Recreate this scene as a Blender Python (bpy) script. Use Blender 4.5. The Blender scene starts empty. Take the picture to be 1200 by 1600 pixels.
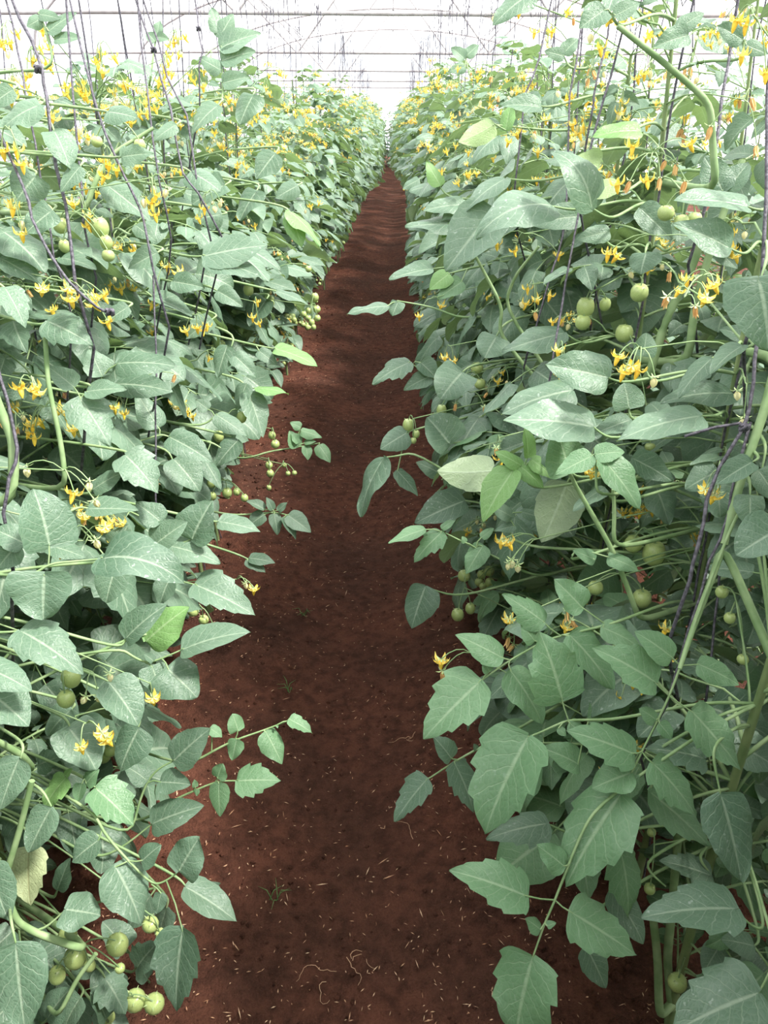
import bpy, math, random
import numpy as np
from mathutils import Vector, Matrix, noise as mnoise

random.seed(11)
RNG = np.random.default_rng(7)
SC = bpy.context.scene
COL = SC.collection
PI = math.pi

# ------------------------------------------------------------------ camera model
CAM_H, FPX = 1.5, 1200.0
PITCH = math.atan((800 - 180) / FPX)
YAW = math.atan(12 / FPX)
cp, sp, cy, sy = math.cos(PITCH), math.sin(PITCH), math.cos(YAW), math.sin(YAW)
FWD = Vector((-sy * cp, cy * cp, -sp))
RIGHT = Vector((cy, sy, 0))
UPV = RIGHT.cross(FWD)
EYE = Vector((0, 0, CAM_H))


def at(px, py, z):
    """the point of the place seen at a photo pixel, z metres along the view axis"""
    return EYE + RIGHT * ((px - 600) / FPX * z) + UPV * (-(py - 800) / FPX * z) + FWD * z


def see(p):
    d = np.asarray(p, float).reshape(-1, 3) - np.array(EYE)
    z = d @ np.array(FWD)
    zz = np.where(z > 0.05, z, 0.05)
    return 600 + d @ np.array(RIGHT) / zz * FPX, 800 - d @ np.array(UPV) / zz * FPX, z


# ------------------------------------------------------------------ materials
def new_mat(name):
    m = bpy.data.materials.new(name)
    m.use_nodes = True
    nt = m.node_tree
    for n in list(nt.nodes):
        nt.nodes.remove(n)
    return m, nt


class NT:
    def __init__(s, name):
        s.m, s.t = new_mat(name)

    def n(s, kind, **kw):
        nd = s.t.nodes.new(kind)
        for k, v in kw.items():
            if k.startswith('i_'):
                nd.inputs[int(k[2:])].default_value = v
            else:
                setattr(nd, k, v)
        return nd

    def l(s, a, b):
        s.t.links.new(a, b)

    def math(s, op, a, b=None, c=None):
        nd = s.n('ShaderNodeMath', operation=op)
        for i, v in enumerate((a, b, c)):
            if v is None:
                continue
            if isinstance(v, (int, float)):
                nd.inputs[i].default_value = v
            else:
                s.l(v, nd.inputs[i])
        return nd.outputs[0]

    def mix(s, f, a, b, blend='MIX'):
        nd = s.n('ShaderNodeMix', data_type='RGBA', blend_type=blend)
        for sock, v in ((nd.inputs[0], f), (nd.inputs[6], a), (nd.inputs[7], b)):
            if isinstance(v, (int, float)):
                sock.default_value = v
            elif isinstance(v, (tuple, list)):
                sock.default_value = (*v, 1) if len(v) == 3 else v
            else:
                s.l(v, sock)
        return nd.outputs[2]

    def sstep(s, v, a, b, lo=0.0, hi=1.0):
        nd = s.n('ShaderNodeMapRange', interpolation_type='SMOOTHSTEP')
        s.l(v, nd.inputs[0])
        for i, x in enumerate((a, b, lo, hi)):
            nd.inputs[i + 1].default_value = x
        return nd.outputs[0]

    def noise(s, scale, detail=3, vec=None, rough=0.5):
        nd = s.n('ShaderNodeTexNoise')
        nd.inputs['Scale'].default_value = scale
        nd.inputs['Detail'].default_value = detail
        nd.inputs['Roughness'].default_value = rough
        if vec is not None:
            s.l(vec, nd.inputs['Vector'])
        return nd.outputs[0]

    def out(s, shader):
        o = s.n('ShaderNodeOutputMaterial')
        s.l(shader, o.inputs['Surface'])
        return s.m


def leaf_material(name, dark, light, vein, under, trans, tfac=0.24, dust=0.5, veinamt=0.50):
    k = NT(name)
    uv = k.n('ShaderNodeUVMap')
    sep = k.n('ShaderNodeSeparateXYZ')
    k.l(uv.outputs[0], sep.inputs[0])
    U, V = sep.outputs[0], sep.outputs[1]
    av = k.math('ABSOLUTE', k.math('SUBTRACT', k.math('MULTIPLY', V, 2.0), 1.0))
    # side veins slant toward the tip
    s = k.math('SUBTRACT', k.math('MULTIPLY', U, 7.0), k.math('MULTIPLY', k.math('POWER', av, 0.85), 2.0))
    wob = k.noise(4.0, 2, uv.outputs[0])
    s = k.math('ADD', s, k.math('MULTIPLY', wob, 0.9))
    fr = k.math('ABSOLUTE', k.math('SUBTRACT', k.math('FRACT', k.math('ADD', s, 20.0)), 0.5))
    side = k.math('MULTIPLY', k.sstep(fr, 0.0, 0.075, 1.0, 0.0), k.sstep(av, 0.6, 1.0, 1.0, 0.15))
    mid = k.sstep(av, 0.02, 0.085, 1.0, 0.0)
    fine = k.n('ShaderNodeTexVoronoi', feature='DISTANCE_TO_EDGE')
    mp = k.n('ShaderNodeMapping')
    mp.inputs['Scale'].default_value = (16, 12, 1)
    k.l(uv.outputs[0], mp.inputs[0])
    k.l(mp.outputs[0], fine.inputs['Vector'])
    fine.inputs['Scale'].default_value = 1.0
    net = k.sstep(fine.outputs[0], 0.0, 0.09, 1.0, 0.0)
    at_ = k.n('ShaderNodeAttribute', attribute_name='rnd')
    rnd = at_.outputs['Fac']
    geo = k.n('ShaderNodeNewGeometry')
    tc = k.n('ShaderNodeTexCoord')
    big = k.noise(9.0, 3, tc.outputs['Object'])
    tone = k.math('ADD', k.math('MULTIPLY', rnd, 0.65), k.math('MULTIPLY', big, 0.45))
    base = k.mix(tone, dark, light)
    veins = k.math('MULTIPLY', k.math('MAXIMUM', mid, k.math('MULTIPLY', side, 0.7)), veinamt)
    veins = k.math('MAXIMUM', veins, k.math('MULTIPLY', net, 0.10))
    c = k.mix(veins, base, vein)
    spk = k.noise(150.0, 2, tc.outputs['Object'])
    patch = k.noise(14.0, 2, tc.outputs['Object'])
    d = k.math('MULTIPLY', k.sstep(spk, 0.62, 0.70), k.sstep(patch, 0.45, 0.65))
    c = k.mix(k.math('MULTIPLY', d, dust), c, (0.50, 0.56, 0.50))
    film = k.math('MULTIPLY', k.sstep(patch, 0.42, 0.75), 0.22 * dust)
    c = k.mix(film, c, (0.42, 0.50, 0.44))
    cu = k.mix(k.math('MULTIPLY', veins, 0.8), under, vein)
    c = k.mix(geo.outputs['Backfacing'], c, cu)
    h = k.math('SUBTRACT', k.math('MULTIPLY', fine.outputs[0], 0.7), k.math('ADD', k.math('MULTIPLY', side, 0.28), k.math('MULTIPLY', mid, 0.4)))
    bump = k.n('ShaderNodeBump')
    bump.inputs['Strength'].default_value = 0.35
    bump.inputs['Distance'].default_value = 0.004
    k.l(h, bump.inputs['Height'])
    p = k.n('ShaderNodeBsdfPrincipled')
    k.l(c, p.inputs['Base Color'])
    p.inputs['Roughness'].default_value = 0.44
    p.inputs['Specular IOR Level'].default_value = 0.38
    k.l(bump.outputs[0], p.inputs['Normal'])
    t = k.n('ShaderNodeBsdfTranslucent')
    k.l(k.mix(0.55, c, trans), t.inputs[0])
    mx = k.n('ShaderNodeMixShader')
    mx.inputs[0].default_value = tfac
    k.l(p.outputs[0], mx.inputs[1])
    k.l(t.outputs[0], mx.inputs[2])
    return k.out(mx.outputs[0])


M_LEAF = leaf_material('leaf_grey_green', (0.038, 0.088, 0.050), (0.148, 0.232, 0.158), (0.38, 0.46, 0.34),
                       (0.22, 0.29, 0.17), (0.20, 0.36, 0.05))
M_FRESH = leaf_material('leaf_fresh_green', (0.085, 0.180, 0.085), (0.150, 0.265, 0.142), (0.36, 0.46, 0.30),
                        (0.24, 0.32, 0.18), (0.24, 0.42, 0.06), dust=0.15)
M_BRIGHT = leaf_material('leaf_young_green', (0.11, 0.235, 0.075), (0.18, 0.32, 0.11), (0.36, 0.48, 0.26),
                         (0.25, 0.34, 0.16), (0.28, 0.48, 0.06), dust=0.05)
M_DRY = leaf_material('leaf_dry_yellow', (0.30, 0.35, 0.18), (0.40, 0.44, 0.27), (0.24, 0.24, 0.12),
                      (0.45, 0.46, 0.28), (0.4, 0.45, 0.2), dust=0.1, veinamt=0.8)


def plain(name, c1, c2=None, scale=20.0, rough=0.6, spec=0.3, trans=None, bump=0.0, attr=False):
    k = NT(name)
    tc = k.n('ShaderNodeTexCoord')
    nz = k.noise(scale, 3, tc.outputs['Object'])
    f = k.sstep(nz, 0.3, 0.7)
    if attr:
        a = k.n('ShaderNodeAttribute', attribute_name='rnd')
        f = k.math('ADD', k.math('MULTIPLY', f, 0.3), k.math('MULTIPLY', a.outputs['Fac'], 0.8))
    c = k.mix(f, c1, c2 or c1)
    p = k.n('ShaderNodeBsdfPrincipled')
    k.l(c, p.inputs['Base Color'])
    p.inputs['Roughness'].default_value = rough
    p.inputs['Specular IOR Level'].default_value = spec
    if bump:
        b = k.n('ShaderNodeBump')
        b.inputs['Strength'].default_value = bump
        b.inputs['Distance'].default_value = 0.003
        k.l(nz, b.inputs['Height'])
        k.l(b.outputs[0], p.inputs['Normal'])
    if trans:
        t = k.n('ShaderNodeBsdfTranslucent')
        k.l(c, t.inputs[0])
        mx = k.n('ShaderNodeMixShader')
        mx.inputs[0].default_value = trans
        k.l(p.outputs[0], mx.inputs[1])
        k.l(t.outputs[0], mx.inputs[2])
        return k.out(mx.outputs[0])
    return k.out(p.outputs[0])


M_STEM = plain('stem_green', (0.15, 0.24, 0.10), (0.25, 0.34, 0.17), 30, 0.55)
M_OLDSTEM = plain('stem_dull', (0.12, 0.18, 0.07), (0.20, 0.25, 0.11), 25, 0.7, bump=0.3)
M_PETAL = plain('petal_yellow', (0.90, 0.60, 0.06), (0.92, 0.74, 0.20), 60, 0.5, trans=0.35)
M_ANTHER = plain('anther_orange', (0.88, 0.50, 0.03), (0.90, 0.62, 0.08), 60, 0.5)
M_WILT = plain('petal_wilted', (0.62, 0.28, 0.10), (0.82, 0.58, 0.26), 60, 0.6, trans=0.3)
M_PALEBUD = plain('petal_pale', (0.72, 0.66, 0.30), (0.80, 0.76, 0.48), 60, 0.6, trans=0.3)
M_SEPAL = plain('sepal_green', (0.26, 0.36, 0.15), (0.36, 0.44, 0.22), 40, 0.6)
M_FRUIT = plain('green_tomato', (0.24, 0.34, 0.10), (0.42, 0.47, 0.20), 22, 0.28, 0.5)
M_TWINE = plain('twine_dark', (0.030, 0.027, 0.036), (0.11, 0.10, 0.125), 180, 0.55, 0.4, bump=0.6)
M_WIRE = plain('wire_grey', (0.25, 0.25, 0.27), (0.35, 0.35, 0.36), 50, 0.4)
M_STEEL = plain('frame_steel', (0.26, 0.24, 0.24), (0.34, 0.32, 0.32), 12, 0.45)
M_STRAW = plain('litter_straw', (0.40, 0.18, 0.09), (0.64, 0.44, 0.29), 8, 0.8, attr=True)
M_GRASS = plain('weed_green', (0.10, 0.20, 0.06), (0.20, 0.32, 0.12), 20, 0.6, trans=0.3)


def film_material():
    k = NT('greenhouse_film')
    tr = k.n('ShaderNodeBsdfTransparent')
    tr.inputs[0].default_value = (0.97, 0.98, 1, 1)
    tl = k.n('ShaderNodeBsdfTranslucent')
    tl.inputs[0].default_value = (0.93, 0.93, 0.95, 1)
    mx = k.n('ShaderNodeMixShader')
    mx.inputs[0].default_value = 0.35
    k.l(tr.outputs[0], mx.inputs[1])
    k.l(tl.outputs[0], mx.inputs[2])
    return k.out(mx.outputs[0])


M_FILM = film_material()


def soil_material():
    k = NT('red_soil')
    tc = k.n('ShaderNodeTexCoord')
    P = tc.outputs['Object']
    a = k.noise(2.2, 5, P, 0.6)
    b = k.noise(28.0, 6, P, 0.65)
    c = k.noise(190.0, 4, P, 0.6)
    col = k.mix(k.sstep(a, 0.30, 0.70), (0.092, 0.041, 0.028), (0.168, 0.064, 0.041))
    col = k.mix(k.sstep(b, 0.35, 0.70, 0.0, 0.75), col, (0.045, 0.020, 0.014))
    col = k.mix(k.sstep(c, 0.60, 0.72, 0.0, 0.5), col, (0.230, 0.095, 0.060))
    h = k.math('ADD', k.math('MULTIPLY', b, 1.0), k.math('MULTIPLY', c, 0.35))
    bp = k.n('ShaderNodeBump')
    bp.inputs['Strength'].default_value = 1.0
    bp.inputs['Distance'].default_value = 0.03
    k.l(h, bp.inputs['Height'])
    p = k.n('ShaderNodeBsdfPrincipled')
    k.l(col, p.inputs['Base Color'])
    p.inputs['Roughness'].default_value = 0.95
    p.inputs['Specular IOR Level'].default_value = 0.1
    k.l(bp.outputs[0], p.inputs['Normal'])
    return k.out(p.outputs[0])


M_SOIL = soil_material()


# ------------------------------------------------------------------ mesh builder
class MB:
    def __init__(s):
        s.v, s.f, s.m, s.uv, s.r = [], [], [], [], []
        s.n = 0

    def add(s, v, f, mat=0, uv=None, rnd=0.5):
        v = np.asarray(v, float)
        f = np.asarray(f, int)
        s.v.append(v)
        s.f.append((f + s.n, mat))
        s.uv.append(np.zeros((len(v), 2)) + 0.5 if uv is None else uv)
        s.r.append(np.full(len(v), rnd) if np.isscalar(rnd) else rnd)
        s.n += len(v)

    def add_mb(s, o, M=None, rnd=None):
        """another builder's pieces, moved by the 4x4 matrix M"""
        base = s.n
        for v, uv, r in zip(o.v, o.uv, o.r):
            if M is not None:
                v = v @ M[:3, :3].T + M[:3, 3]
            s.v.append(v)
            s.uv.append(uv)
            s.r.append(r if rnd is None else np.clip(r + rnd, 0, 1))
        for f, m in o.f:
            s.f.append((f + base, m))
        s.n += o.n

    def tube(s, pts, rad, n=6, mat=0, rnd=0.5):
        P = np.array([tuple(p) for p in pts], float)
        k = len(P)
        R = np.full(k, rad) if np.isscalar(rad) else np.asarray(rad, float)
        T = np.gradient(P, axis=0)
        T /= np.linalg.norm(T, axis=1)[:, None] + 1e-12
        ref = np.array([0.3, 0.2, 1.0]) if abs(T[0][2]) < 0.8 else np.array([1.0, 0.2, 0.1])
        A = np.cross(T, ref)
        A /= np.linalg.norm(A, axis=1)[:, None] + 1e-12
        B = np.cross(T, A)
        th = np.linspace(0, 2 * PI, n, endpoint=False)
        V = (P[:, None] + R[:, None, None] * (np.cos(th)[None, :, None] * A[:, None] + np.sin(th)[None, :, None] * B[:, None])).reshape(-1, 3)
        i, j = np.meshgrid(np.arange(k - 1), np.arange(n), indexing='ij')
        i, j = i.ravel(), j.ravel()
        j2 = (j + 1) % n
        F = np.stack([i * n + j, i * n + j2, (i + 1) * n + j2, (i + 1) * n + j], 1)
        s.add(V, F, mat, rnd=rnd)
        c0 = len(V)
        capv = np.array([P[0], P[-1]])
        V2 = np.vstack([V[:n], capv[:1], V[-n:], capv[1:]])
        jj = np.arange(n)
        F2 = np.vstack([np.stack([np.full(n, n), (jj + 1) % n, jj], 1), np.stack([np.full(n, 2 * n + 1), n + 1 + jj, n + 1 + (jj + 1) % n], 1)])
        s.add(V2, F2, mat, rnd=rnd)

    def mesh(s, name, mats, smooth=True):
        me = bpy.data.meshes.new(name)
        V = np.vstack(s.v)
        uvv = np.vstack(s.uv)
        rr = np.concatenate(s.r)
        loops = np.concatenate([f.ravel() for f, m in s.f])
        tot = np.concatenate([np.full(len(f), f.shape[1]) for f, m in s.f])
        mi = np.concatenate([np.full(len(f), m) for f, m in s.f])
        start = np.concatenate([[0], np.cumsum(tot)[:-1]])
        me.vertices.add(len(V))
        me.vertices.foreach_set('co', V.astype(np.float32).ravel())
        me.loops.add(len(loops))
        me.loops.foreach_set('vertex_index', loops.astype(np.int32))
        me.polygons.add(len(tot))
        me.polygons.foreach_set('loop_start', start.astype(np.int32))
        me.polygons.foreach_set('loop_total', tot.astype(np.int32))
        for m in mats:
            me.materials.append(m)
        me.polygons.foreach_set('material_index', mi.astype(np.int32))
        me.polygons.foreach_set('use_smooth', np.full(len(tot), smooth))
        ul = me.uv_layers.new(name='UVMap')
        ul.data.foreach_set('uv', uvv[loops].astype(np.float32).ravel())
        at_ = me.attributes.new('rnd', 'FLOAT', 'POINT')
        at_.data.foreach_set('value', rr.astype(np.float32))
        me.update(calc_edges=True)
        me.validate()
        return me


def link(name, me, parent=None, M=None):
    o = bpy.data.objects.new(name, me)
    COL.objects.link(o)
    if parent is not None:
        o.parent = parent
    if M is not None:
        o.matrix_basis = M
    return o


def tag(o, label=None, cat=None, group=None, kind=None):
    for k, v in (('label', label), ('category', cat), ('group', group), ('kind', kind)):
        if v:
            o[k] = v
    return o


def basis(x, y, z, o):
    return Matrix(((x[0], y[0], z[0], o[0]), (x[1], y[1], z[1], o[1]), (x[2], y[2], z[2], o[2]), (0, 0, 0, 1)))


# ------------------------------------------------------------------ leaflets
def leaflet(L, W, kind='o', nu=20, nv=8, droop=0.5, fold=0.25, curl=0.3, wave=0.5, rng=None):
    """verts (base at origin, length along +Y, upper side +Z), quads, uv"""
    rng = rng or RNG
    u = np.linspace(0, 1, nu + 1)
    if kind == 'r':
        w = np.sin(PI * np.clip(u, 0, 1) ** 0.62) ** 0.62 * (1 - 0.12 * u)
    elif kind == 's':
        w = np.sin(PI * u ** 0.66) ** 0.85 * (1 - 0.28 * u)
    else:
        w = np.sin(PI * u ** 0.66) ** 0.75 * (1 - 0.18 * u)
    w = w / w.max()
    w = np.maximum(w, 0.015)
    teeth = {'o': 4, 'r': 5, 's': 5}[kind]
    amp = {'o': 0.06, 'r': 0.03, 's': 0.22}[kind]
    v = np.linspace(-1, 1, nv + 1)
    X = np.zeros((nu + 1, nv + 1))
    Ysh = np.zeros_like(X)
    for s_ in (-1, 1):
        ph = rng.uniform(0, 1)
        saw = np.mod(u * teeth + ph, 1.0)
        irregular = 0.6 + 0.8 * rng.random(teeth + 2)[np.floor(u * teeth + ph).astype(int)]
        edge = 1 + amp * irregular * (saw ** 1.3 - 0.55) * np.clip(4 * (1 - u), 0, 1)
        sel = (v * s_ > 0)
        for j in np.nonzero(sel)[0]:
            a = abs(v[j])
            X[:, j] = s_ * a * w * (1 + (edge - 1) * (a ** 2.2))
            Ysh[:, j] = (edge - 1) * (a ** 2) * 0.35 * w
    a = np.abs(v)[None, :]
    cord = {'o': 0.07, 'r': 0.16, 's': 0.10}[kind]
    yy = u[:, None] + Ysh * W / L * 0.5 - cord * np.exp(-((u[:, None] - 0.13) / 0.13) ** 2) * a ** 1.5
    X = X * W / 2
    th = droop * u ** 1.3
    du = np.gradient(u)
    yc = np.cumsum(np.cos(th) * du) - np.cos(th[0]) * du[0]
    zc = -(np.cumsum(np.sin(th) * du) - np.sin(th[0]) * du[0])
    off = (yy - u[:, None])
    ct, st = np.cos(th)[:, None], np.sin(th)[:, None]
    ph2 = rng.uniform(0, 6.28)
    zl = fold * np.abs(X) - curl * X * X / (W * 0.5) * 1.0
    zl = zl + wave * 0.05 * W * np.sin(u[:, None] * rng.uniform(7, 12) + ph2 + 1.7 * np.sign(v)[None, :]) * a ** 2
    quilt = np.cos(2 * PI * (u[:, None] * 7 - 2.0 * a ** 0.85 + 0.5))
    zl = zl + 0.012 * W * quilt * np.clip(a * 4, 0, 1) * (1 - a ** 3) * (1 if nu >= 16 else 0)
    Y = yc[:, None] * L + off * L * ct + zl * st
    Z = zc[:, None] * L - off * L * st + zl * ct
    V = np.stack([X, Y, Z], -1).reshape(-1, 3)
    i, j = np.meshgrid(np.arange(nu), np.arange(nv), indexing='ij')
    i, j = i.ravel(), j.ravel()
    k = nv + 1
    F = np.stack([i * k + j, i * k + j + 1, (i + 1) * k + j + 1, (i + 1) * k + j], 1)
    UV = np.stack(np.broadcast_arrays(u[:, None], (v[None, :] + 1) / 2), -1).reshape(-1, 2)
    return V, F, UV


def rotm(axis, a):
    return np.array(Matrix.Rotation(a, 3, axis))


def compound(L, res, rng, scale=1.0, nt=None):
    """a whole tomato leaf: petiole at the origin, pointing +Y, upper side +Z. returns MB"""
    nu, nv = {'hi': (18, 8), 'mid': (10, 4), 'low': (5, 2)}[res]
    mb = MB()
    e0, e1 = math.radians(rng.uniform(10, 32)), math.radians(rng.uniform(-58, -8))
    ts = np.linspace(0, 1, 9)
    ang = e0 + (e1 - e0) * ts ** 1.1
    sw = rng.uniform(-0.25, 0.25)
    d = L / 8
    pts = [np.zeros(3)]
    for t, a in zip(ts[:-1], ang[:-1]):
        pts.append(pts[-1] + d * np.array([math.sin(sw * t) * math.cos(a), math.cos(a), math.sin(a)]))
    pts = np.array(pts)

    def P(t):
        return np.array([np.interp(t, ts, pts[:, i]) for i in range(3)]), np.interp(t, ts, ang)

    if res == 'hi':
        mb.tube(pts, np.linspace(0.0030, 0.0012, 9) * scale, 6, 1)
    elif res == 'mid':
        mb.tube(pts[::2], np.linspace(0.0028, 0.0012, 5) * scale, 4, 1)
    else:
        mb.tube(pts[::4], np.linspace(0.0026, 0.0012, 3) * scale, 3, 1)

    def put(t, side, ln, kind):
        p, a = P(t)
        yaw = side * math.radians(rng.uniform(50, 78)) if side else rng.uniform(-.2, .2)
        wr = rng.uniform(0.58, 0.78) if kind != 'r' else rng.uniform(.8, 1.0)
        V, F, UV = leaflet(ln, ln * wr, kind, nu, nv, droop=rng.uniform(0.05, 0.9), fold=rng.uniform(0.05, 0.55),
                           curl=rng.uniform(-0.1, 0.6), wave=rng.uniform(.3, 1.2), rng=rng)
        R = rotm('X', a + rng.uniform(-.3, .1)) @ rotm('Z', -yaw) @ rotm('Y', rng.uniform(-.45, .45)) @ rotm('X', rng.uniform(-0.35, 0.1) if side else 0)
        pl = 0.016 * scale if side else 0.0
        V = V + np.array([0, pl, 0])
        V = V @ R.T + p
        mb.add(V, F, 0, UV, float(np.clip(rng.normal(0.5, 0.2), 0, 1)))
        if side and res == 'hi':
            e = p + R @ np.array([0, pl, 0])
            mb.tube([p, (p + e) / 2, e], 0.0011 * scale, 5, 1)

    kd = lambda: rng.choice(['o', 'o', 's', 'r'])
    s = L / 0.30
    put(1.0, 0, rng.uniform(0.095, 0.125) * s, kd())
    for t, sz in ((0.84, 0.085), (0.60, 0.085), (0.36, 0.060)):
        for sd in (-1, 1):
            put(t + rng.uniform(-.03, .03), sd, sz * s * rng.uniform(.85, 1.2), kd())
    if res != 'low':
        for t in (0.72, 0.48):
            for sd in (-1, 1):
                if rng.random() < 0.6:
                    put(t + rng.uniform(-.04, .04), sd, 0.026 * s * rng.uniform(.8, 1.3), 'r')
    return mb


TPL = {}
for res, cnt in (('hi', 9), ('mid', 9), ('low', 6)):
    TPL[res] = []
    for i in range(cnt):
        mb = compound(0.30, res, np.random.default_rng(100 + i + 50 * len(res)))
        V = np.vstack(mb.v)
        lv = np.vstack([v for v, (f, m) in zip(mb.v, mb.f) if m == 0])
        probe = lv[:: max(1, len(lv) // 70)]
        TPL[res].append((mb, probe))
LEAF_ME = {r: [mb.mesh('tomato_leaf', [M_LEAF, M_STEM]) for mb, p in TPL[r]] for r in ('hi', 'mid')}
LEAF_FRESH = [me.copy() for me in LEAF_ME['hi'][:5]]
for me in LEAF_FRESH:
    me.materials[0] = M_FRESH


# ------------------------------------------------------------------ flowers and fruit
def flower_mb(kind='open', lod=1, rng=None):
    """points along -Z (nodding); attached at the origin. materials: 0 petal 1 anther 2 sepal"""
    rng = rng or RNG
    mb = MB()
    s = 1.0
    np_ = rng.integers(5, 7) if lod else 5
    for k in range(np_):
        a = 2 * PI * k / np_ + rng.uniform(-.15, .15)
        L, W = 0.0145, 0.0054
        if kind == 'open':
            prof = [(0.002, -.003), (0.0055, -.0042), (0.0092, -.001), (0.0105, 0.005 * rng.uniform(.2, 1.4))]
        elif kind == 'wilt':
            prof = [(0.0012, -.002), (0.0020, -.006), (0.0022, -.011), (0.0025 * rng.uniform(.4, 2), -.016)]
        else:
            prof = [(0.0015, -.003), (0.0032, -.006), (0.003, -.010), (0.0008, -.014)]
        ws = [0.5, 1.0, 0.75, 0.06]
        if not lod:
            prof, ws = [prof[0], prof[2], prof[3]], [.5, 1, .1]
        V, UV = [], []
        for (r, z), w in zip(prof, ws):
            for q in (-1, 1):
                V.append((math.cos(a) * r - math.sin(a) * q * w * W / 2, math.sin(a) * r + math.cos(a) * q * w * W / 2, z))
        F = [(2 * i, 2 * i + 1, 2 * i + 3, 2 * i + 2) for i in range(len(prof) - 1)]
        mb.add(V, F, 0, rnd=rng.random())
    if kind == 'open':
        mb.tube([(0, 0, -.002), (0, 0, -.006), (0, 0, -.011), (0, 0, -.0145)], [.0025, .0032, .0022, .0006], 6 if lod else 4, 1)
    ns = 5 if lod else 3
    for k in range(ns):
        a = 2 * PI * k / ns + 0.3
        r1 = 0.009
        V = []
        for r, z, w in ((0.001, 0, .5), (r1 * .5, -.001, 1), (r1, 0.001, .1)):
            for q in (-1, 1):
                V.append((math.cos(a) * r - math.sin(a) * q * w * .0012, math.sin(a) * r + math.cos(a) * q * w * .0012, z))
        mb.add(V, [(0, 1, 3, 2), (2, 3, 5, 4)], 2)
    return mb


FLOWER = {}
for kd, mats in (('open', [M_PETAL, M_ANTHER, M_SEPAL]), ('wilt', [M_WILT, M_ANTHER, M_SEPAL]), ('bud', [M_PALEBUD, M_ANTHER, M_SEPAL])):
    FLOWER[kd] = [flower_mb(kd, 1, np.random.default_rng(5 + i)).mesh('flower_' + kd, mats) for i in range(3)]


def tomato_mb(r, lod=1, oval=1.0):
    mb = MB()
    nr, ns = (10, 14) if lod else (5, 7)
    V = []
    for i in range(nr + 1):
        th = PI * i / nr
        for j in range(ns):
            a = 2 * PI * j / ns
            rr = r * math.sin(th) ** 0.92 * (1 + 0.025 * math.cos(5 * a) * max(0, math.cos(th)))
            z = r * oval * math.cos(th) * (1 - 0.22 * math.exp(-(th / 0.35) ** 2))
            V.append((rr * math.cos(a), rr * math.sin(a), z - r * oval * 0.80))
    F = [(i * ns + j, (i + 1) * ns + j, (i + 1) * ns + (j + 1) % ns, i * ns + (j + 1) % ns) for i in range(nr) for j in range(ns)]
    mb.add(V, F, 0)
    for k in range(5):
        a = 2 * PI * k / 5
        Vc = []
        for q, z, w in ((0.05, 0.03, .5), (0.45, -0.02, 1), (0.95, 0.10, .1)):
            for sd in (-1, 1):
                Vc.append((r * (math.cos(a) * q - math.sin(a) * sd * w * .09), r * (math.sin(a) * q + math.cos(a) * sd * w * .09), r * z))
        mb.add(Vc, [(0, 1, 3, 2), (2, 3, 5, 4)], 1)
    return mb


TOMATO = [tomato_mb(1.0, 1, ov).mesh('tomato', [M_FRUIT, M_SEPAL]) for ov in (0.95, 1.05, 1.2)]
TOM_LOW = [tomato_mb(1.0, 0, ov) for ov in (0.95, 1.1)]
FLOW_LOW = [flower_mb('open', 0, np.random.default_rng(2)), flower_mb('wilt', 0, np.random.default_rng(3))]


def truss_shape(n, rng, drop=0.5):
    """peduncle curve along +Y drooping, list of pedicel end points"""
    pts = [np.zeros(3)]
    a = rng.uniform(0.1, 0.7)
    L = rng.uniform(0.07, 0.12)
    for i in range(7):
        pts.append(pts[-1] + L / 7 * np.array([rng.uniform(-.15, .15), math.cos(a), math.sin(a)]))
        a -= drop * 0.42
    ends = []
    for i in range(n):
        t = 0.40 + 0.6 * i / max(1, n - 1)
        k = t * 7
        b = pts[int(min(6, k))] + (pts[int(min(7, k + 1))] - pts[int(min(6, k))]) * (k - int(min(6, k)))
        sd = (-1) ** i
        e = b + np.array([sd * rng.uniform(.012, .024), rng.uniform(-.004, .014), -rng.uniform(.006, .020)])
        ends.append((b, e))
    return pts, ends


def arc(b, e, up=0.008):
    b, e = np.asarray(b, float), np.asarray(e, float)
    m = (b + e) / 2 + np.array([0, 0, up])
    return [b, (b + m) / 2 + np.array([0, 0, up * .3]), m, (m + e) / 2 + np.array([0, 0, up * .2]), e]


def rot_to(d):
    """3x3 with +Y along d and +Z as upright as can be"""
    d = np.asarray(d, float)
    d = d / np.linalg.norm(d)
    z = np.array([0, 0, 1.0]) - d * d[2]
    if np.linalg.norm(z) < 1e-3:
        z = np.array([1.0, 0, 0])
    z /= np.linalg.norm(z)
    return np.stack([np.cross(d, z), d, z], 1)


def m4(R, p):
    M = np.eye(4)
    M[:3, :3] = R
    M[:3, 3] = p
    return M


# ------------------------------------------------------------------ ground
def gz(x, y):
    c = -0.17 + 0.012 * min(max(y, 0), 16)
    t = min(1.0, abs(x - c) / 0.42)
    s = t * t * (3 - 2 * t)
    z = -0.035 + 0.06 * s
    z += 0.020 * mnoise.noise((x * 2.1, y * 1.7, 0.3)) + 0.010 * mnoise.noise((x * 7, y * 6, 1.3)) * (0.4 + s)
    return z


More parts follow.
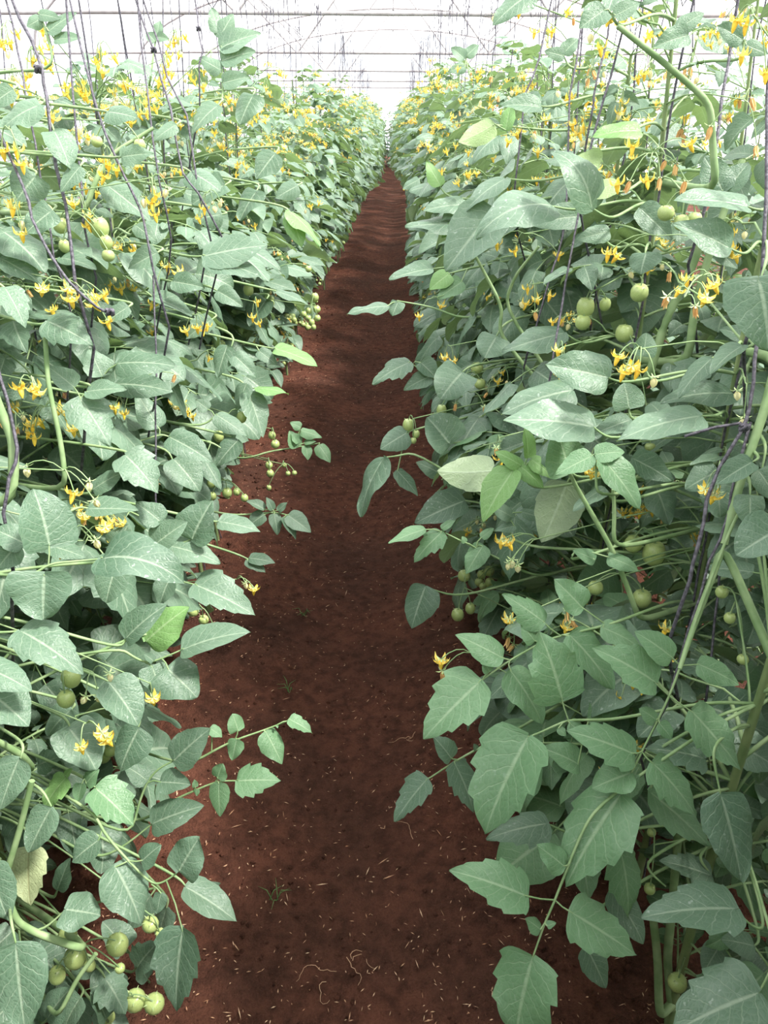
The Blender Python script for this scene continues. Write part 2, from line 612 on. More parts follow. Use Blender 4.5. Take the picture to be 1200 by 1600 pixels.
def ground():
    xs = np.concatenate([np.linspace(-7, -1.3, 14), np.linspace(-1.2, 1.2, 150), np.linspace(1.3, 7, 14)])
    ys = np.concatenate([np.linspace(-3, 0.4, 8), np.arange(0.45, 4.0, 0.018), np.arange(4.0, 12, 0.08), np.linspace(12.2, 36, 50)])
    V = np.zeros((len(ys), len(xs), 3))
    for i, y in enumerate(ys):
        for j, x in enumerate(xs):
            z = gz(x, y)
            if abs(x) <= 1.2 and 0.4 < y < 8:
                z += 0.005 * mnoise.noise((x * 22, y * 22, 4.0)) + 0.0035 * mnoise.noise((x * 55, y * 55, 9.0))
            V[i, j] = (x, y, z)
    n = len(xs)
    i, j = np.meshgrid(np.arange(len(ys) - 1), np.arange(n - 1), indexing='ij')
    i, j = i.ravel(), j.ravel()
    F = np.stack([i * n + j, i * n + j + 1, (i + 1) * n + j + 1, (i + 1) * n + j], 1)
    mb = MB()
    mb.add(V.reshape(-1, 3), F)
    tag(link('floor', mb.mesh('floor', [M_SOIL])), 'bare red soil path and beds of the greenhouse', 'soil', kind='structure')


ground()

# ------------------------------------------------------------------ hedge outlines (where foliage may reach over the path)
BL = np.array([(265, 640), (300, 578), (350, 556), (400, 535), (450, 500), (500, 495), (550, 470), (600, 440), (650, 418), (700, 405), (750, 392),
               (800, 370), (850, 345), (900, 335), (950, 330), (1000, 318), (1050, 300), (1100, 262), (1150, 300), (1200, 300), (1250, 290), (1300, 290), (1350, 300),
               (1400, 310), (1450, 290), (1500, 265), (1600, 240), (2400, 100)], float)
BR = np.array([(265, 610), (300, 632), (350, 634), (420, 632), (500, 645), (600, 652), (700, 660), (800, 672), (900, 700), (950, 705), (1000, 712), (1100, 725),
               (1200, 740), (1300, 760), (1400, 790), (1500, 835), (1600, 870), (2400, 1000)], float)


def allowed(side, P):
    px, py, z = see(P)
    ok = z > 0.05
    if P[:, 1].max() < 0.5:
        return True
    m = py > 265
    if side < 0:
        bad = m & ok & (px > np.interp(py, BL[:, 0], BL[:, 1]))
    else:
        bad = m & ok & (px < np.interp(py, BR[:, 0], BR[:, 1]))
    return not bad.any()


# depth of the individually placed leaves, so that filler leaves stay behind them
CELL = 16
ZB = np.full((120, 95), 99.0)


def mark(P):
    px, py, z = see(P)
    for a, b, c in zip(px, py, z):
        i, j = int(b // CELL), int((a + 120) // CELL)
        if 0 <= i < 120 and 0 <= j < 95:
            ZB[i, j] = min(ZB[i, j], c)


def hides_placed(P, slack=0.0):
    px, py, z = see(P)
    i = (py // CELL).astype(int)
    j = ((px + 120) // CELL).astype(int)
    k = (i >= 0) & (i < 120) & (j >= 0) & (j < 95)
    zb = ZB[i[k], j[k]]
    return bool(((zb < 90) & (z[k] < zb + slack)).any())


# ------------------------------------------------------------------ plants
PLANTS = []


class Plant:
    pass


def make_plant(x, y, side, H, lod, seed, line):
    p = Plant()
    p.x, p.y, p.side, p.H, p.lod, p.seed, p.line = x, y, side, H, lod, seed, line
    rng = np.random.default_rng(seed)
    p.z0 = gz(x, y) - 0.01
    ts = np.linspace(0, 1, 12)
    ax, ay = rng.uniform(-.05, .05), rng.uniform(-.07, .07)
    f1, f2 = rng.uniform(3, 7), rng.uniform(0, 6)
    p.stem = np.array([(ax * t + 0.02 * math.sin(f1 * t + f2) * t, ay * t + 0.02 * math.cos(f1 * t + f2) * t, H * t) for t in ts])
    p.root = bpy.data.objects.new('tomato_plant', None)
    p.root.empty_display_size = 0.1
    COL.objects.link(p.root)
    p.root.location = (x, y, p.z0)
    p.org = np.array((x, y, p.z0))
    p.nleaf = 0
    p.rng = rng
    PLANTS.append(p)
    return p


def stem_at(p, h):
    t = np.clip(h / p.H, 0, 1) * 11
    i = int(min(10, t))
    return p.stem[i] + (p.stem[i + 1] - p.stem[i]) * (t - i)


def stem_part(p):
    mb = MB()
    n = {'hi': 8, 'mid': 6, 'low': 4}[p.lod]
    mb.tube(p.stem, np.linspace(0.0085, 0.0035, 12), n)
    link('stem', mb.mesh('stem', [M_OLDSTEM]), p.root)


def leaf_spots(p, n):
    rng = p.rng
    for k in range(n):
        h = p.H * (0.07 + 0.93 * (k + rng.random()) / n)
        base = stem_at(p, h)
        # outward more often toward the path for the front line
        az = rng.uniform(-PI, PI)
        toward = 0 if p.side < 0 else PI
        if rng.random() < 0.55:
            az = toward + rng.normal(0, 0.8)
        tilt = rng.uniform(-0.35, 0.45) + (0.35 if h > p.H * 0.85 else 0)
        s = rng.uniform(0.80, 1.15) * (0.72 + 0.4 * math.sin(PI * min(1, h / p.H) ** 0.8)) * (0.8 if h > .92 * p.H else 1)
        d = np.array([math.cos(az) * math.cos(tilt), math.sin(az) * math.cos(tilt), math.sin(tilt)])
        R = rot_to(d) @ rotm('Y', rng.uniform(-.5, .5))
        yield h, base, R, s


def grow(p, n_leaf, n_truss, n_fruit):
    rng = p.rng
    stem_part(p)
    fol = MB()
    res = p.lod
    nt = len(TPL[res])
    count = 0
    for h, base, R, s in leaf_spots(p, n_leaf):
        if h > .8 * p.H and rng.random() < .45:
            continue
        i = int(rng.integers(nt))
        probe = TPL[res][i][1] @ (R.T * s) + base + p.org
        if not allowed(p.side, probe):
            # try a shorter leaf turned along the row
            s2 = s * 0.7
            R = rot_to(np.array([-.25 * p.side * -1, rng.choice([-1, 1]), rng.uniform(-.2, .3)]))
            probe = TPL[res][i][1] @ (R.T * s2) + base + p.org
            s = s2
            if not allowed(p.side, probe):
                continue
        if probe[:, 2].min() < p.z0 + 0.0:
            continue
        zmin = see(probe)[2].min()
        if 0 < zmin < 0.95 and see(probe)[2].max() > 0:
            px, py, _ = see(probe)
            if ((px > -60) & (px < 1260) & (py > -60) & (py < 1660)).any():
                continue
        if hides_placed(probe, 0.03):
            done = False
            for _ in range(6):      # keep it behind the leaves already placed
                s2 = s * rng.uniform(.55, .8)
                az = rng.uniform(-PI, PI)
                R = rot_to(np.array([math.cos(az), math.sin(az), rng.uniform(-.3, .4)]))
                probe = TPL[res][i][1] @ (R.T * s2) + base + p.org
                if not hides_placed(probe, 0.01) and allowed(p.side, probe) and probe[:, 2].min() > p.z0 and see(probe)[2].min() > .95:
                    done, s = True, s2
                    break
            if not done:
                continue
        count += 1
        if p.per_leaf:
            if p.nleaf >= 100:
                continue
            p.nleaf += 1
            me = LEAF_ME[res][i]
            if res == 'hi' and i < 5 and h < 0.75 and p.side > 0:
                me = LEAF_FRESH[i]
            M = Matrix(m4(R * s, base).tolist())
            link('leaf', me, p.root, M)
        else:
            fol.add_mb(TPL[res][i][0], m4(R * s, base), rng.normal(0, .12))
    if fol.n:
        o = link('foliage', fol.mesh('foliage', [M_LEAF, M_STEM]), p.root)
        tag(o, kind='stuff')
    # flower clusters and fruit
    bl = MB()
    for k in range(n_truss):
        h = p.H * (1 - 0.66 * ((k + rng.random()) / n_truss) ** 1.25)
        base = stem_at(p, h)
        toward = 0 if p.side < 0 else PI
        az = toward + rng.normal(0, 1.0) if rng.random() < .75 else rng.uniform(-PI, PI)
        d = np.array([math.cos(az), math.sin(az), rng.uniform(-.1, .4)])
        R = rot_to(d)
        reach = rng.uniform(0.05, 0.24)
        st = base + R @ np.array([0, reach, 0.02])
        nf = int(rng.integers(4, 9))
        pts, ends = truss_shape(nf, rng)
        W = lambda q: R @ (np.asarray(q) * 1.0) + st
        chk = np.array([W(e) for b, e in ends]) + p.org
        if not allowed(p.side, chk) or hides_placed(chk, 0.02):
            continue
        zc = see(chk)[2]
        if (zc < 0.9).any() and (zc > 0).any():
            continue
        stalk = [base, base + (st - base) * .5 + np.array([0, 0, .012])] + [W(q) for q in pts]
        if p.lod in ('hi',) or p.per_leaf:
            mb = MB()
            n6 = 5
            mb.tube([q - st for q in stalk], np.linspace(.0019, .0011, len(stalk)), n6, 0)
            for b, e in ends:
                mb.tube([W(q) - st for q in arc(b, e)], .0008, 4, 0)
            o = link('flower_cluster', mb.mesh('flower_stalk', [M_STEM]), p.root, Matrix.Translation(st.tolist()))
            for b, e in ends:
                kd = rng.choice(['open', 'open', 'wilt', 'bud'])
                q = W(e) - st
                s_ = rng.uniform(.9, 1.25)
                M = Matrix.Translation(q.tolist()) @ Matrix.Rotation(rng.uniform(0, 6), 4, 'Z') @ Matrix.Rotation(rng.uniform(-.7, .7), 4, 'X') @ Matrix.Scale(s_, 4)
                link('flower', FLOWER[kd][int(rng.integers(3))], o, M)
        else:
            bl.tube(stalk[::3], .0016, 3, 2)
            for b, e in ends:
                M = m4(rotm('X', rng.uniform(-.6, .6)) @ rotm('Y', rng.uniform(-.6, .6)) * rng.uniform(1.0, 1.5), W(e))
                bl.add_mb(FLOW_LOW[0 if rng.random() < .75 else 1], M)
    if bl.n:
        tag(link('blossoms', bl.mesh('blossoms', [M_PETAL, M_ANTHER, M_SEPAL]), p.root), kind='stuff')
    for k in range(n_fruit):
        h = p.H * rng.uniform(0.12, 0.6)
        base = stem_at(p, h)
        az = (0 if p.side < 0 else PI) + rng.normal(0, .9)
        d = np.array([math.cos(az), math.sin(az), 0.2])
        R = rot_to(d)
        st = base + R @ np.array([0, rng.uniform(.04, .16), 0])
        nf = int(rng.integers(3, 8))
        pts, ends = truss_shape(nf, rng, 0.7)
        W = lambda q: R @ np.asarray(q) + st
        ends = [(b, np.asarray(e) + np.array([0, 0, -.012])) for b, e in ends]
        chk = np.array([W(e) for b, e in ends]) + p.org
        if not allowed(p.side, chk) or hides_placed(chk, 0.02) or chk[:, 2].min() < p.z0 + .08 or (see(chk)[2].min() < 1.25 and see(chk)[2].max() > 0):
            continue
        mb = MB()
        stalk = [base, base + (st - base) * .5 + np.array([0, 0, .01])] + [W(q) for q in pts]
        mb.tube([q - st for q in stalk], .0019, 5, 0)
        for b, e in ends:
            mb.tube([W(q) - st for q in arc(b, e)], .001, 4, 0)
        o = link('fruit_cluster', mb.mesh('fruit_stalk', [M_STEM]), p.root, Matrix.Translation(st.tolist()))
        for b, e in ends:
            r_ = rng.uniform(.008, .019)
            link('tomato', TOMATO[int(rng.integers(3))], o, Matrix.Translation((W(e) - st).tolist()) @ Matrix.Rotation(rng.uniform(-.4, .4), 4, 'X') @ Matrix.Scale(r_, 4))


XL, XR = -0.72, 0.48
plan = []
for side, x0 in ((-1, XL), (1, XR)):
    y = 0.50 if side < 0 else 0.42
    k = 0
    while y < 30:
        plan.append((side, x0, y, 'front', k))
        y += 0.36 if y < 8 else 0.42 if y < 16 else 0.55
        k += 1
    y = 0.75
    k = 0
    while y < 11:
        plan.append((side, x0 + side * 0.44, y, 'back', k))
        y += 0.38 if y < 6 else 0.5
        k += 1
    y = -2.4
    k = 0
    while y < 13:
        plan.append((side, x0 + side * 1.75, y, 'next', k))
        y += 0.55
        k += 1
    for k in range(7):  # rows carried on unseen behind the camera, added to block light
        plan.append((side, x0, -2.4 + k * .42, 'next', 90 + k))
        plan.append((side, x0 + side * .44, -2.3 + k * .42, 'next', 90 + k))
for i, (side, x0, y, line, k) in enumerate(plan):
    rng = np.random.default_rng(900 + i)
    x = x0 + rng.uniform(-.05, .05) - side * 0.10 * min(1, max(0, (y - 5) / 6)) * (line == 'front')
    yy = y + rng.uniform(-.06, .06)
    H = (rng.uniform(1.40, 1.62) if side < 0 else rng.uniform(1.48, 1.70)) if y < 6 and line != 'next' else rng.uniform(1.50, 1.78)
    if line == 'back':
        H += .02 if side < 0 else .12
    lod = 'hi' if y < 2.7 and line == 'front' else 'mid' if (y < 9 and line != 'next') else 'low'
    p = make_plant(x, yy, side, H, lod, 3000 + i, line)
    p.k = k
    p.per_leaf = (line == 'front' and y < 5.2) or (line == 'back' and y < 2.4)


for i, (x, y) in enumerate(((-.45, 27.5), (-.15, 28.2), (.15, 27.8), (.42, 28.3))):
    p = make_plant(x, y, -1, 1.5 + .1 * (i % 2), 'low', 5000 + i, 'end')
    p.k, p.per_leaf = i, False


def nearest_plant(pt, side):
    best = [p for p in PLANTS if p.side == side and p.line == 'front' and p.y < 6]
    return min(best, key=lambda p: (p.x - pt[0]) ** 2 * 0.3 + (p.y - pt[1] - 0.05) ** 2)


#HERO_BEGIN
# ------------------------------------------------------------------ leaves, flowers and fruit placed one by one
def zface(px, py, side):
    """depth of the leafy face of a row along the ray through a pixel"""
    d = at(px, py, 1.0) - EYE
    xf = -0.42 if side < 0 else 0.24
    z = xf / d.x if d.x * side > 0.02 else 3.5
    if d.z < 0:
        z = min(z, (CAM_H - 0.10) / -d.z)
    return min(z, 4.5)


def zfit(side, pts, ln, lmin=0.065, lmax=0.125):
    c = np.mean(np.array(pts, float), 0)
    z = zface(c[0], c[1], side)
    return float(np.clip(z, max(0.80, FPX * lmin / ln), max(0.86, FPX * lmax / ln)))


def plant_behind(pt, side):
    """the plant whose stem stands behind a point, so that the stalk runs back into the row"""
    pt = np.array(tuple(pt), float)
    v = pt - np.array(tuple(EYE))
    v /= np.linalg.norm(v)
    best, bc = None, 1e9
    for p in PLANTS:
        if p.side != side or p.line not in ('front', 'back') or p.y > 6:
            continue
        S = np.array([stem_at(p, h) for h in np.linspace(.08, p.H, 30)]) + p.org - pt
        al = S @ v
        lat = np.linalg.norm(S - al[:, None] * v, axis=1)
        c = (np.abs(al) + 2.2 * lat + np.where(al < 0, .3, 0)).min()
        if c < bc:
            best, bc = p, c
    return best


def to_stem(p, q):
    """points leading from the plant's stem to the local point q"""
    hs = np.linspace(0.08, p.H, 40)
    S = np.array([stem_at(p, h) for h in hs])
    v = q + p.org - np.array(tuple(EYE))
    v /= np.linalg.norm(v)
    D = S - q
    al = D @ v
    d = np.abs(al) + 1.6 * np.linalg.norm(D - al[:, None] * v, axis=1) + np.where(al < 0, .2, 0)
    b = S[int(np.argmin(d))]
    m = (b + q) / 2 + np.array([0, 0, 0.012])
    return [b, (b + m) / 2 + np.array([0, 0, .005]), m]


HRNG = np.random.default_rng(21)


def H(side, rach, leaves, z=None, mat=None, dz=0.0, note=None):
    """one compound leaf: rachis pixels (from the plant outward), leaflets (base px, tip px, width/length seen, kind, flags)"""
    big = max(math.hypot(l[2] - l[0], l[3] - l[1]) for l in leaves)
    allp = [(l[0], l[1]) for l in leaves] + [(l[2], l[3]) for l in leaves]
    if z is None:
        z = zfit(side, allp, big)
    if rach:
        R = np.array(rach, float)
    else:
        l = leaves[0]
        d = np.array([l[0] - l[2], l[1] - l[3]], float)
        R = np.array([(l[0] + d[0] * .3, l[1] + d[1] * .3), (l[0] + d[0] * .12, l[1] + d[1] * .12), (l[0], l[1])])
    zr = z + dz * np.linspace(0, 1, len(R)) + (0.05 * np.linspace(1, 0, len(R)) if not rach else 0)
    P3 = np.array([tuple(at(a, b, c)) for (a, b), c in zip(R, zr)])
    pl = nearest_plant(P3[0], side) if rach and len(rach) > 3 else plant_behind(P3[0], side)
    pl.nleaf += 1
    pl.feat = getattr(pl, 'feat', []) + [('H', rach[-1] if rach else leaves[0][:2])]
    L3 = P3 - pl.org
    lead = to_stem(pl, L3[0])
    path = lead + list(L3)
    mb = MB()
    rad = np.concatenate([np.linspace(.0026, .0023, len(lead)), np.linspace(.0023, .0012, len(L3))]) * (z / 1.1) ** .5
    o0 = Vector(L3[0])
    A = np.array(path)
    t = np.linspace(0, len(A) - 1, len(A) * 4)
    S = np.stack([np.interp(t, np.arange(len(A)), A[:, i]) for i in range(3)], 1)
    for _ in range(4):
        S[1:-1] = (S[:-2] + 2 * S[1:-1] + S[2:]) / 4
    mb.tube(S - L3[0], np.interp(t, np.arange(len(A)), rad), 7, 0)
    M = {None: M_LEAF, 'f': M_FRESH, 'y': M_BRIGHT, 'd': M_DRY}
    node = link('leaf', None, pl.root, Matrix.Translation(o0))
    items = []
    for l in leaves:
        bx, by, tx, ty, wr = l[:5]
        kind = l[5] if len(l) > 5 else 'o'
        fl = l[6] if len(l) > 6 else ''
        k = int(np.argmin((R[:, 0] - bx) ** 2 + (R[:, 1] - by) ** 2))
        zb = zr[k]
        B = np.array(tuple(at(bx, by, zb - .004)))
        T = np.array(tuple(at(tx, ty, zb + (0.012 if 'b' in fl else -0.006))))
        Ln = np.linalg.norm(T - B)
        Y = (T - B) / Ln
        c = np.array(tuple(EYE)) - (B + T) / 2
        c /= np.linalg.norm(c)
        n0 = c - (c @ Y) * Y
        n0 /= np.linalg.norm(n0)
        base_r = {'o': 0.60, 's': 0.64, 'r': 0.90}[kind]
        RR = base_r if wr < base_r * .92 else wr / 0.92
        th = math.acos(np.clip(wr / RR, 0.2, 0.96))
        s = np.cross(Y, n0)
        sg = 1.0 if (math.cos(th) * n0 + math.sin(th) * s)[2] >= (math.cos(th) * n0 - math.sin(th) * s)[2] else -1.0
        if 'x' in fl:
            sg = -sg
        n_ = math.cos(th) * n0 + sg * math.sin(th) * s
        if 'u' in fl:
            n_ = -n_
        X = np.cross(Y, n_)
        droop = HRNG.uniform(.15, .55)
        if 'c' in fl:
            droop = 1.5
        if 't' in fl:
            droop = -0.3
        small = math.hypot(tx - bx, ty - by) < 45
        V, F, UV = leaflet(Ln, Ln * RR, kind, 14 if small else 26, 6 if small else 10, droop=droop, fold=HRNG.uniform(.12, .5) + (.35 if 'v' in fl else 0),
                           curl=HRNG.uniform(.0, .5), wave=HRNG.uniform(.4, 1.3), rng=HRNG)
        nvv = (6 if small else 10) + 1
        tip = V[-1 - nvv // 2]
        a = math.atan2(-tip[2], tip[1])
        sc = Ln / np.linalg.norm(tip)
        V = (V @ rotm('X', a).T) * sc
        Rm = np.stack([X, Y, n_], 1)
        W = V @ Rm.T + B
        mark(W)
        m2 = MB()
        m2.add(V, F, 0, UV, float(np.clip(HRNG.normal(.55, .17), 0, 1)))
        mm = M[mat]
        for q in 'fyd':
            if q in fl:
                mm = M[q]
        items.append((m2.mesh('leaflet', [mm]), Matrix(m4(Rm, B - P3[0]).tolist())))
        # petiolule
        rp = P3[k]
        if np.linalg.norm(B - rp) > .004 and len(leaves) > 1:
            seg = np.array([(rp + (P3[max(0, k - 1)] - rp) * .1), rp * .5 + B * .5 + np.array([0, 0, .002]), B + Y * Ln * .03]) - P3[0]
            mb.tube(seg, .0012 * (z / 1.1) ** .5, 5, 0)
    node_me = mb.mesh('leaf_stalk', [M_STEM])
    bpy.data.objects.remove(node)
    node = link('leaf', node_me, pl.root, Matrix.Translation(o0))
    for me, Mx in items:
        link('leaflet', me, node, Mx)


def FL(side, flowers, z=None, at_=None, s=1.12):
    """a flower cluster: (px, py, kind) each; at_: pixel where the stalk arrives"""
    a = np.array([f[:2] for f in flowers], float)
    c = a.mean(0)
    if z is None:
        z = float(np.clip(zface(c[0], c[1], side) - .03, .85, 2.6))
    tops = [np.array(tuple(at(f[0], f[1], z))) + np.array([0, 0, .007 * s]) for f in flowers]
    hub = np.array(tuple(at(at_[0], at_[1], z + .01))) if at_ else np.mean(tops, 0) + np.array([0.0, 0, .028])
    pl = plant_behind(hub, side)
    st = hub
    lead = to_stem(pl, st - pl.org)
    mb = MB()
    mb.tube([q + pl.org - st for q in lead] + [np.zeros(3)], np.linspace(.0015, .0010, len(lead) + 1), 6, 0)
    for t in tops:
        mb.tube([q - st for q in arc(hub, t, .012)], .0009, 5, 0)
        mark(t[None])
    o = link('flower_cluster', mb.mesh('flower_stalk', [M_STEM]), pl.root, Matrix.Translation((st - pl.org).tolist()))
    for t, f in zip(tops, flowers):
        kd = f[2] if len(f) > 2 else 'open'
        M = Matrix.Translation((t - st).tolist()) @ Matrix.Rotation(HRNG.uniform(0, 6), 4, 'Z') @ Matrix.Rotation(HRNG.uniform(-.6, .6), 4, 'X') @ Matrix.Scale(s * HRNG.uniform(.95, 1.2), 4)
        link('flower', FLOWER[kd][int(HRNG.integers(3))], o, M)


def FR(side, fruits, z=None, dz=0.04):
    a = np.array([f[:2] for f in fruits], float)
    c = a.mean(0)
    if z is None:
        z = float(np.clip(zface(c[0], c[1], side) + dz, .95, 4.5))
    r = [f[2] / FPX * z for f in fruits]
    cen = [np.array(tuple(at(f[0], f[1], z))) for f in fruits]
    hub = np.mean(cen, 0) + np.array([0, 0, .035])
    pl = nearest_plant(hub, side)
    pl.feat = getattr(pl, 'feat', []) + [('FR', fruits[0][:2], len(fruits))]
    lead = to_stem(pl, hub - pl.org)
    mb = MB()
    mb.tube([q + pl.org - hub for q in lead] + [np.zeros(3)], np.linspace(.0019, .0013, len(lead) + 1), 6, 0)
    items = []
    for q, rr in zip(cen, r):
        top = q + np.array([0, 0, rr * .82])
        mb.tube([w - hub for w in arc(hub, top, .010)], .0012, 5, 0)
        items.append((top - hub, rr))
        mark(np.array([q + np.array([dx, 0, dz_]) * rr for dx in (-.7, 0, .7) for dz_ in (-.7, 0, .7)]))
    o = link('fruit_cluster', mb.mesh('fruit_stalk', [M_STEM]), pl.root, Matrix.Translation((hub - pl.org).tolist()))
    for t, rr in items:
        link('tomato', TOMATO[int(HRNG.integers(3))], o, Matrix.Translation(t.tolist()) @ Matrix.Rotation(HRNG.uniform(-.3, .3), 4, 'X') @ Matrix.Scale(rr, 4))


def SH(side, pts, z, r0, r1):
    """a leafless stretch of side shoot"""
    n = len(pts)
    zz = np.linspace(z[0], z[1], n) if isinstance(z, tuple) else np.full(n, z)
    P3 = np.array([tuple(at(a, b, c)) for (a, b), c in zip(pts, zz)])
    pl = nearest_plant(P3[0], side)
    L3 = P3 - pl.org
    lead = to_stem(pl, L3[0])[:1]
    d = np.linalg.norm(lead[0] - L3[0])
    path = (lead if d > .01 else []) + list(L3)
    mb = MB()
    # smooth the path
    A = np.array(path)
    t = np.linspace(0, len(A) - 1, len(A) * 5)
    S = np.stack([np.interp(t, np.arange(len(A)), A[:, i]) for i in range(3)], 1)
    for _ in range(3):
        S[1:-1] = (S[:-2] + 2 * S[1:-1] + S[2:]) / 4
    mb.tube(S - S[0], np.linspace(r0, r1, len(S)), 8, 0)
    for q in P3:
        mark(q[None])
    link('side_shoot', mb.mesh('side_shoot', [M_STEM]), pl.root, Matrix.Translation(S[0].tolist()))


R_, L_ = 1, -1
# ---- right: the long pale leaf in front and the ones round it
H(R_, [(1165, 770), (1130, 855), (1105, 920), (1078, 995), (1062, 1045), (1044, 1092), (1028, 1125), (1000, 1180), (985, 1212), (970, 1242)],
  [(1050, 1027, 991, 987, .62), (1024, 1066, 925, 1012, .56, 's'), (1090, 1037, 1155, 1070, .55), (1081, 1111, 1157, 1203, .52, 's'), (1026, 1125, 998, 1107, .75),
   (1030, 1130, 1050, 1155, .75), (990, 1178, 884, 1142, .55, 's'), (985, 1208, 925, 1232, .85), (1020, 1192, 1088, 1276, .50, 's'), (970, 1242, 884, 1386, .62, 's'),
   (985, 1222, 1000, 1212, .8)], z=1.0, mat='f', dz=.03)
H(R_, [(1030, 1195), (1015, 1237)], [(1015, 1237, 1108, 1322, .5, 's')], z=1.08, mat='f')
H(R_, [(930, 1260), (905, 1310), (887, 1355), (865, 1412), (850, 1445), (840, 1475), (832, 1497)],
  [(822, 1400, 702, 1360, .56, 's'), (892, 1425, 994, 1492, .62, 's'), (845, 1453, 820, 1435, .75), (855, 1447, 869, 1442, .8), (832, 1497, 806, 1632, .76, 's'), (882, 1354, 838, 1320, .72)],
  z=1.02, mat='f')
H(R_, [(975, 968), (945, 978), (868, 995), (842, 1006), (792, 1034), (750, 1065)],
  [(750, 1065, 662, 1155, .66, 's'), (785, 1028, 711, 992, .52), (797, 1047, 848, 1132, .5), (850, 972, 785, 928, .55, 's'), (836, 1002, 813, 975, .8), (842, 1004, 868, 1022, .8),
   (910, 950, 865, 905, .72), (890, 992, 957, 1077, .48), (940, 980, 1000, 1012, .5), (765, 1050, 755, 1032, .9)], z=1.12, mat='f')
H(R_, [(960, 1125), (915, 1125), (885, 1125), (850, 1142), (825, 1152)],
  [(825, 1152, 758, 1303, .66, 's'), (878, 1092, 842, 985, .78, 's'), (872, 1138, 885, 1150, .8), (905, 1195, 845, 1168, .62), (890, 1130, 930, 1165, .5)], z=1.08, mat='f')
H(R_, [(800, 1145), (765, 1160), (710, 1190), (668, 1218)],
  [(667, 1218, 617, 1284, .52, 's'), (705, 1185, 676, 1150, .72), (710, 1192, 740, 1270, .52, 's'), (745, 1172, 740, 1162, .8), (762, 1158, 775, 1135, .6, 'o', 'y')], z=1.30)
H(R_, [(900, 1308), (875, 1296), (855, 1287)], [(855, 1287, 760, 1312, .52, 's')], z=1.18)
H(R_, [(1200, 1458), (1170, 1445), (1150, 1420)], [(1150, 1420, 1002, 1434, .50, 's')], z=.98)
H(R_, [(1215, 1490), (1200, 1525), (1185, 1552)], [(1185, 1552, 1048, 1615, .72, 's')], z=.92)
H(R_, [(1190, 1470), (1178, 1478)], [(1178, 1478, 1126, 1468, .72)], z=1.05)
H(R_, [(1112, 1165), (1118, 1205), (1126, 1241)], [(1126, 1241, 1158, 1377, .54)], z=1.0)
H(R_, [(960, 1300), (970, 1330)], [(970, 1330, 981, 1434, .5, 's')], z=1.12, mat='f')
H(R_, [(900, 1440), (915, 1478)], [(915, 1478, 946, 1544, .62)], z=1.15)
H(R_, [(1090, 1340), (1110, 1365)], [(1110, 1368, 1030, 1345, .5, 's')], z=1.15)
H(R_, [(1000, 1350), (1040, 1385)], [(955, 1390, 1005, 1475, .5)], z=1.15)
H(R_, [(1180, 1130), (1200, 1140)], [(1110, 1105, 1200, 1150, .8)], z=1.15)
H(R_, [(1200, 1175), (1150, 1180)], [(1150, 1160, 1215, 1200, .8)], z=1.12)
H(R_, [(1010, 1180), (1065, 1180)], [(1100, 1185, 1005, 1170, .5, 's')], z=1.06)
H(R_, [(1230, 800), (1215, 830)], [(1215, 828, 1150, 868, .95, 'r')], z=.90)
H(R_, [(1172, 745), (1172, 775)], [(1172, 776, 1170, 823, .95, 'r')], z=.98)
H(R_, [(1190, 715), (1175, 722)], [(1175, 722, 1118, 758, .58)], z=.98)
H(R_, [(1200, 400), (1188, 437)], [(1186, 437, 1200, 548, .95, 'r')], z=.88)
H(R_, [(1200, 690), (1190, 735)], [(1185, 735, 1215, 785, .7)], z=1.05)
# ---- right: upper leaves
H(R_, [(1165, 400), (1140, 388)], [(1140, 388, 1050, 350, .48, 'o')], z=1.05)
H(R_, [(1190, 330), (1168, 323)], [(1168, 323, 1052, 314, .26)], z=1.05)
H(R_, [(1010, 385), (1008, 396)], [(1010, 396, 1001, 429, 1.35, 'r')], z=1.25)
H(R_, [(955, 345), (925, 325)], [(925, 327, 860, 238, .42, 'o', 'c')], z=1.25)
H(R_, [(900, 330), (862, 322)], [(862, 322, 744, 374, .42, 'o', 'c')], z=1.3)
H(R_, [(800, 322), (772, 330)], [(772, 328, 696, 424, .66)], z=1.5)
H(R_, [(840, 285), (790, 279)], [(790, 279, 726, 332, .33)], z=1.5)
H(R_, [(870, 205), (820, 200), (772, 195)], [(772, 195, 716, 223, .55, 'o', 'yu'), (790, 205, 800, 160, .5, 'o', 'y')], z=1.6)
H(R_, [(870, 330), (905, 338)], [(905, 338, 830, 352, .55, 'o')], z=1.45)
H(R_, [(860, 168), (845, 166)], [(845, 168, 783, 166, .42)], z=1.5)
H(R_, [(700, 310), (686, 290)], [(688, 290, 666, 252, .55, 'o', 'y')], z=2.4)
H(R_, [(720, 415), (675, 420)], [(675, 420, 608, 437, .32)], z=2.2)
H(R_, [(730, 420), (700, 428)], [(702, 428, 671, 453, .75, 'o', 'y'), (722, 440, 683, 468, .6)], z=2.0, mat='f')
H(R_, [(910, 540), (882, 520)], [(882, 520, 784, 550, .40)], z=1.45)
H(R_, [(790, 500), (775, 526)], [(775, 527, 757, 560, 1.4, 'r')], z=1.6)
H(R_, [(735, 570), (722, 582)], [(722, 582, 688, 624, 1.15, 'r')], z=1.7)
H(R_, [(955, 690), (927, 667)], [(927, 667, 786, 657, .46)], z=1.15)
H(R_, [(910, 600), (892, 608)], [(895, 610, 783, 648, .46)], z=1.28)
H(R_, [(975, 600), (950, 590)], [(950, 590, 852, 570, .66)], z=1.15)
H(R_, [(985, 660), (983, 637)], [(983, 637, 975, 598, 1.25, 'r')], z=1.15)
H(R_, [(1020, 600), (1010, 580)], [(1005, 555, 1010, 520, 1.0, 'r')], z=1.15)
H(R_, [(1120, 650), (1095, 650)], [(1095, 650, 963, 690, .36)], z=1.1)
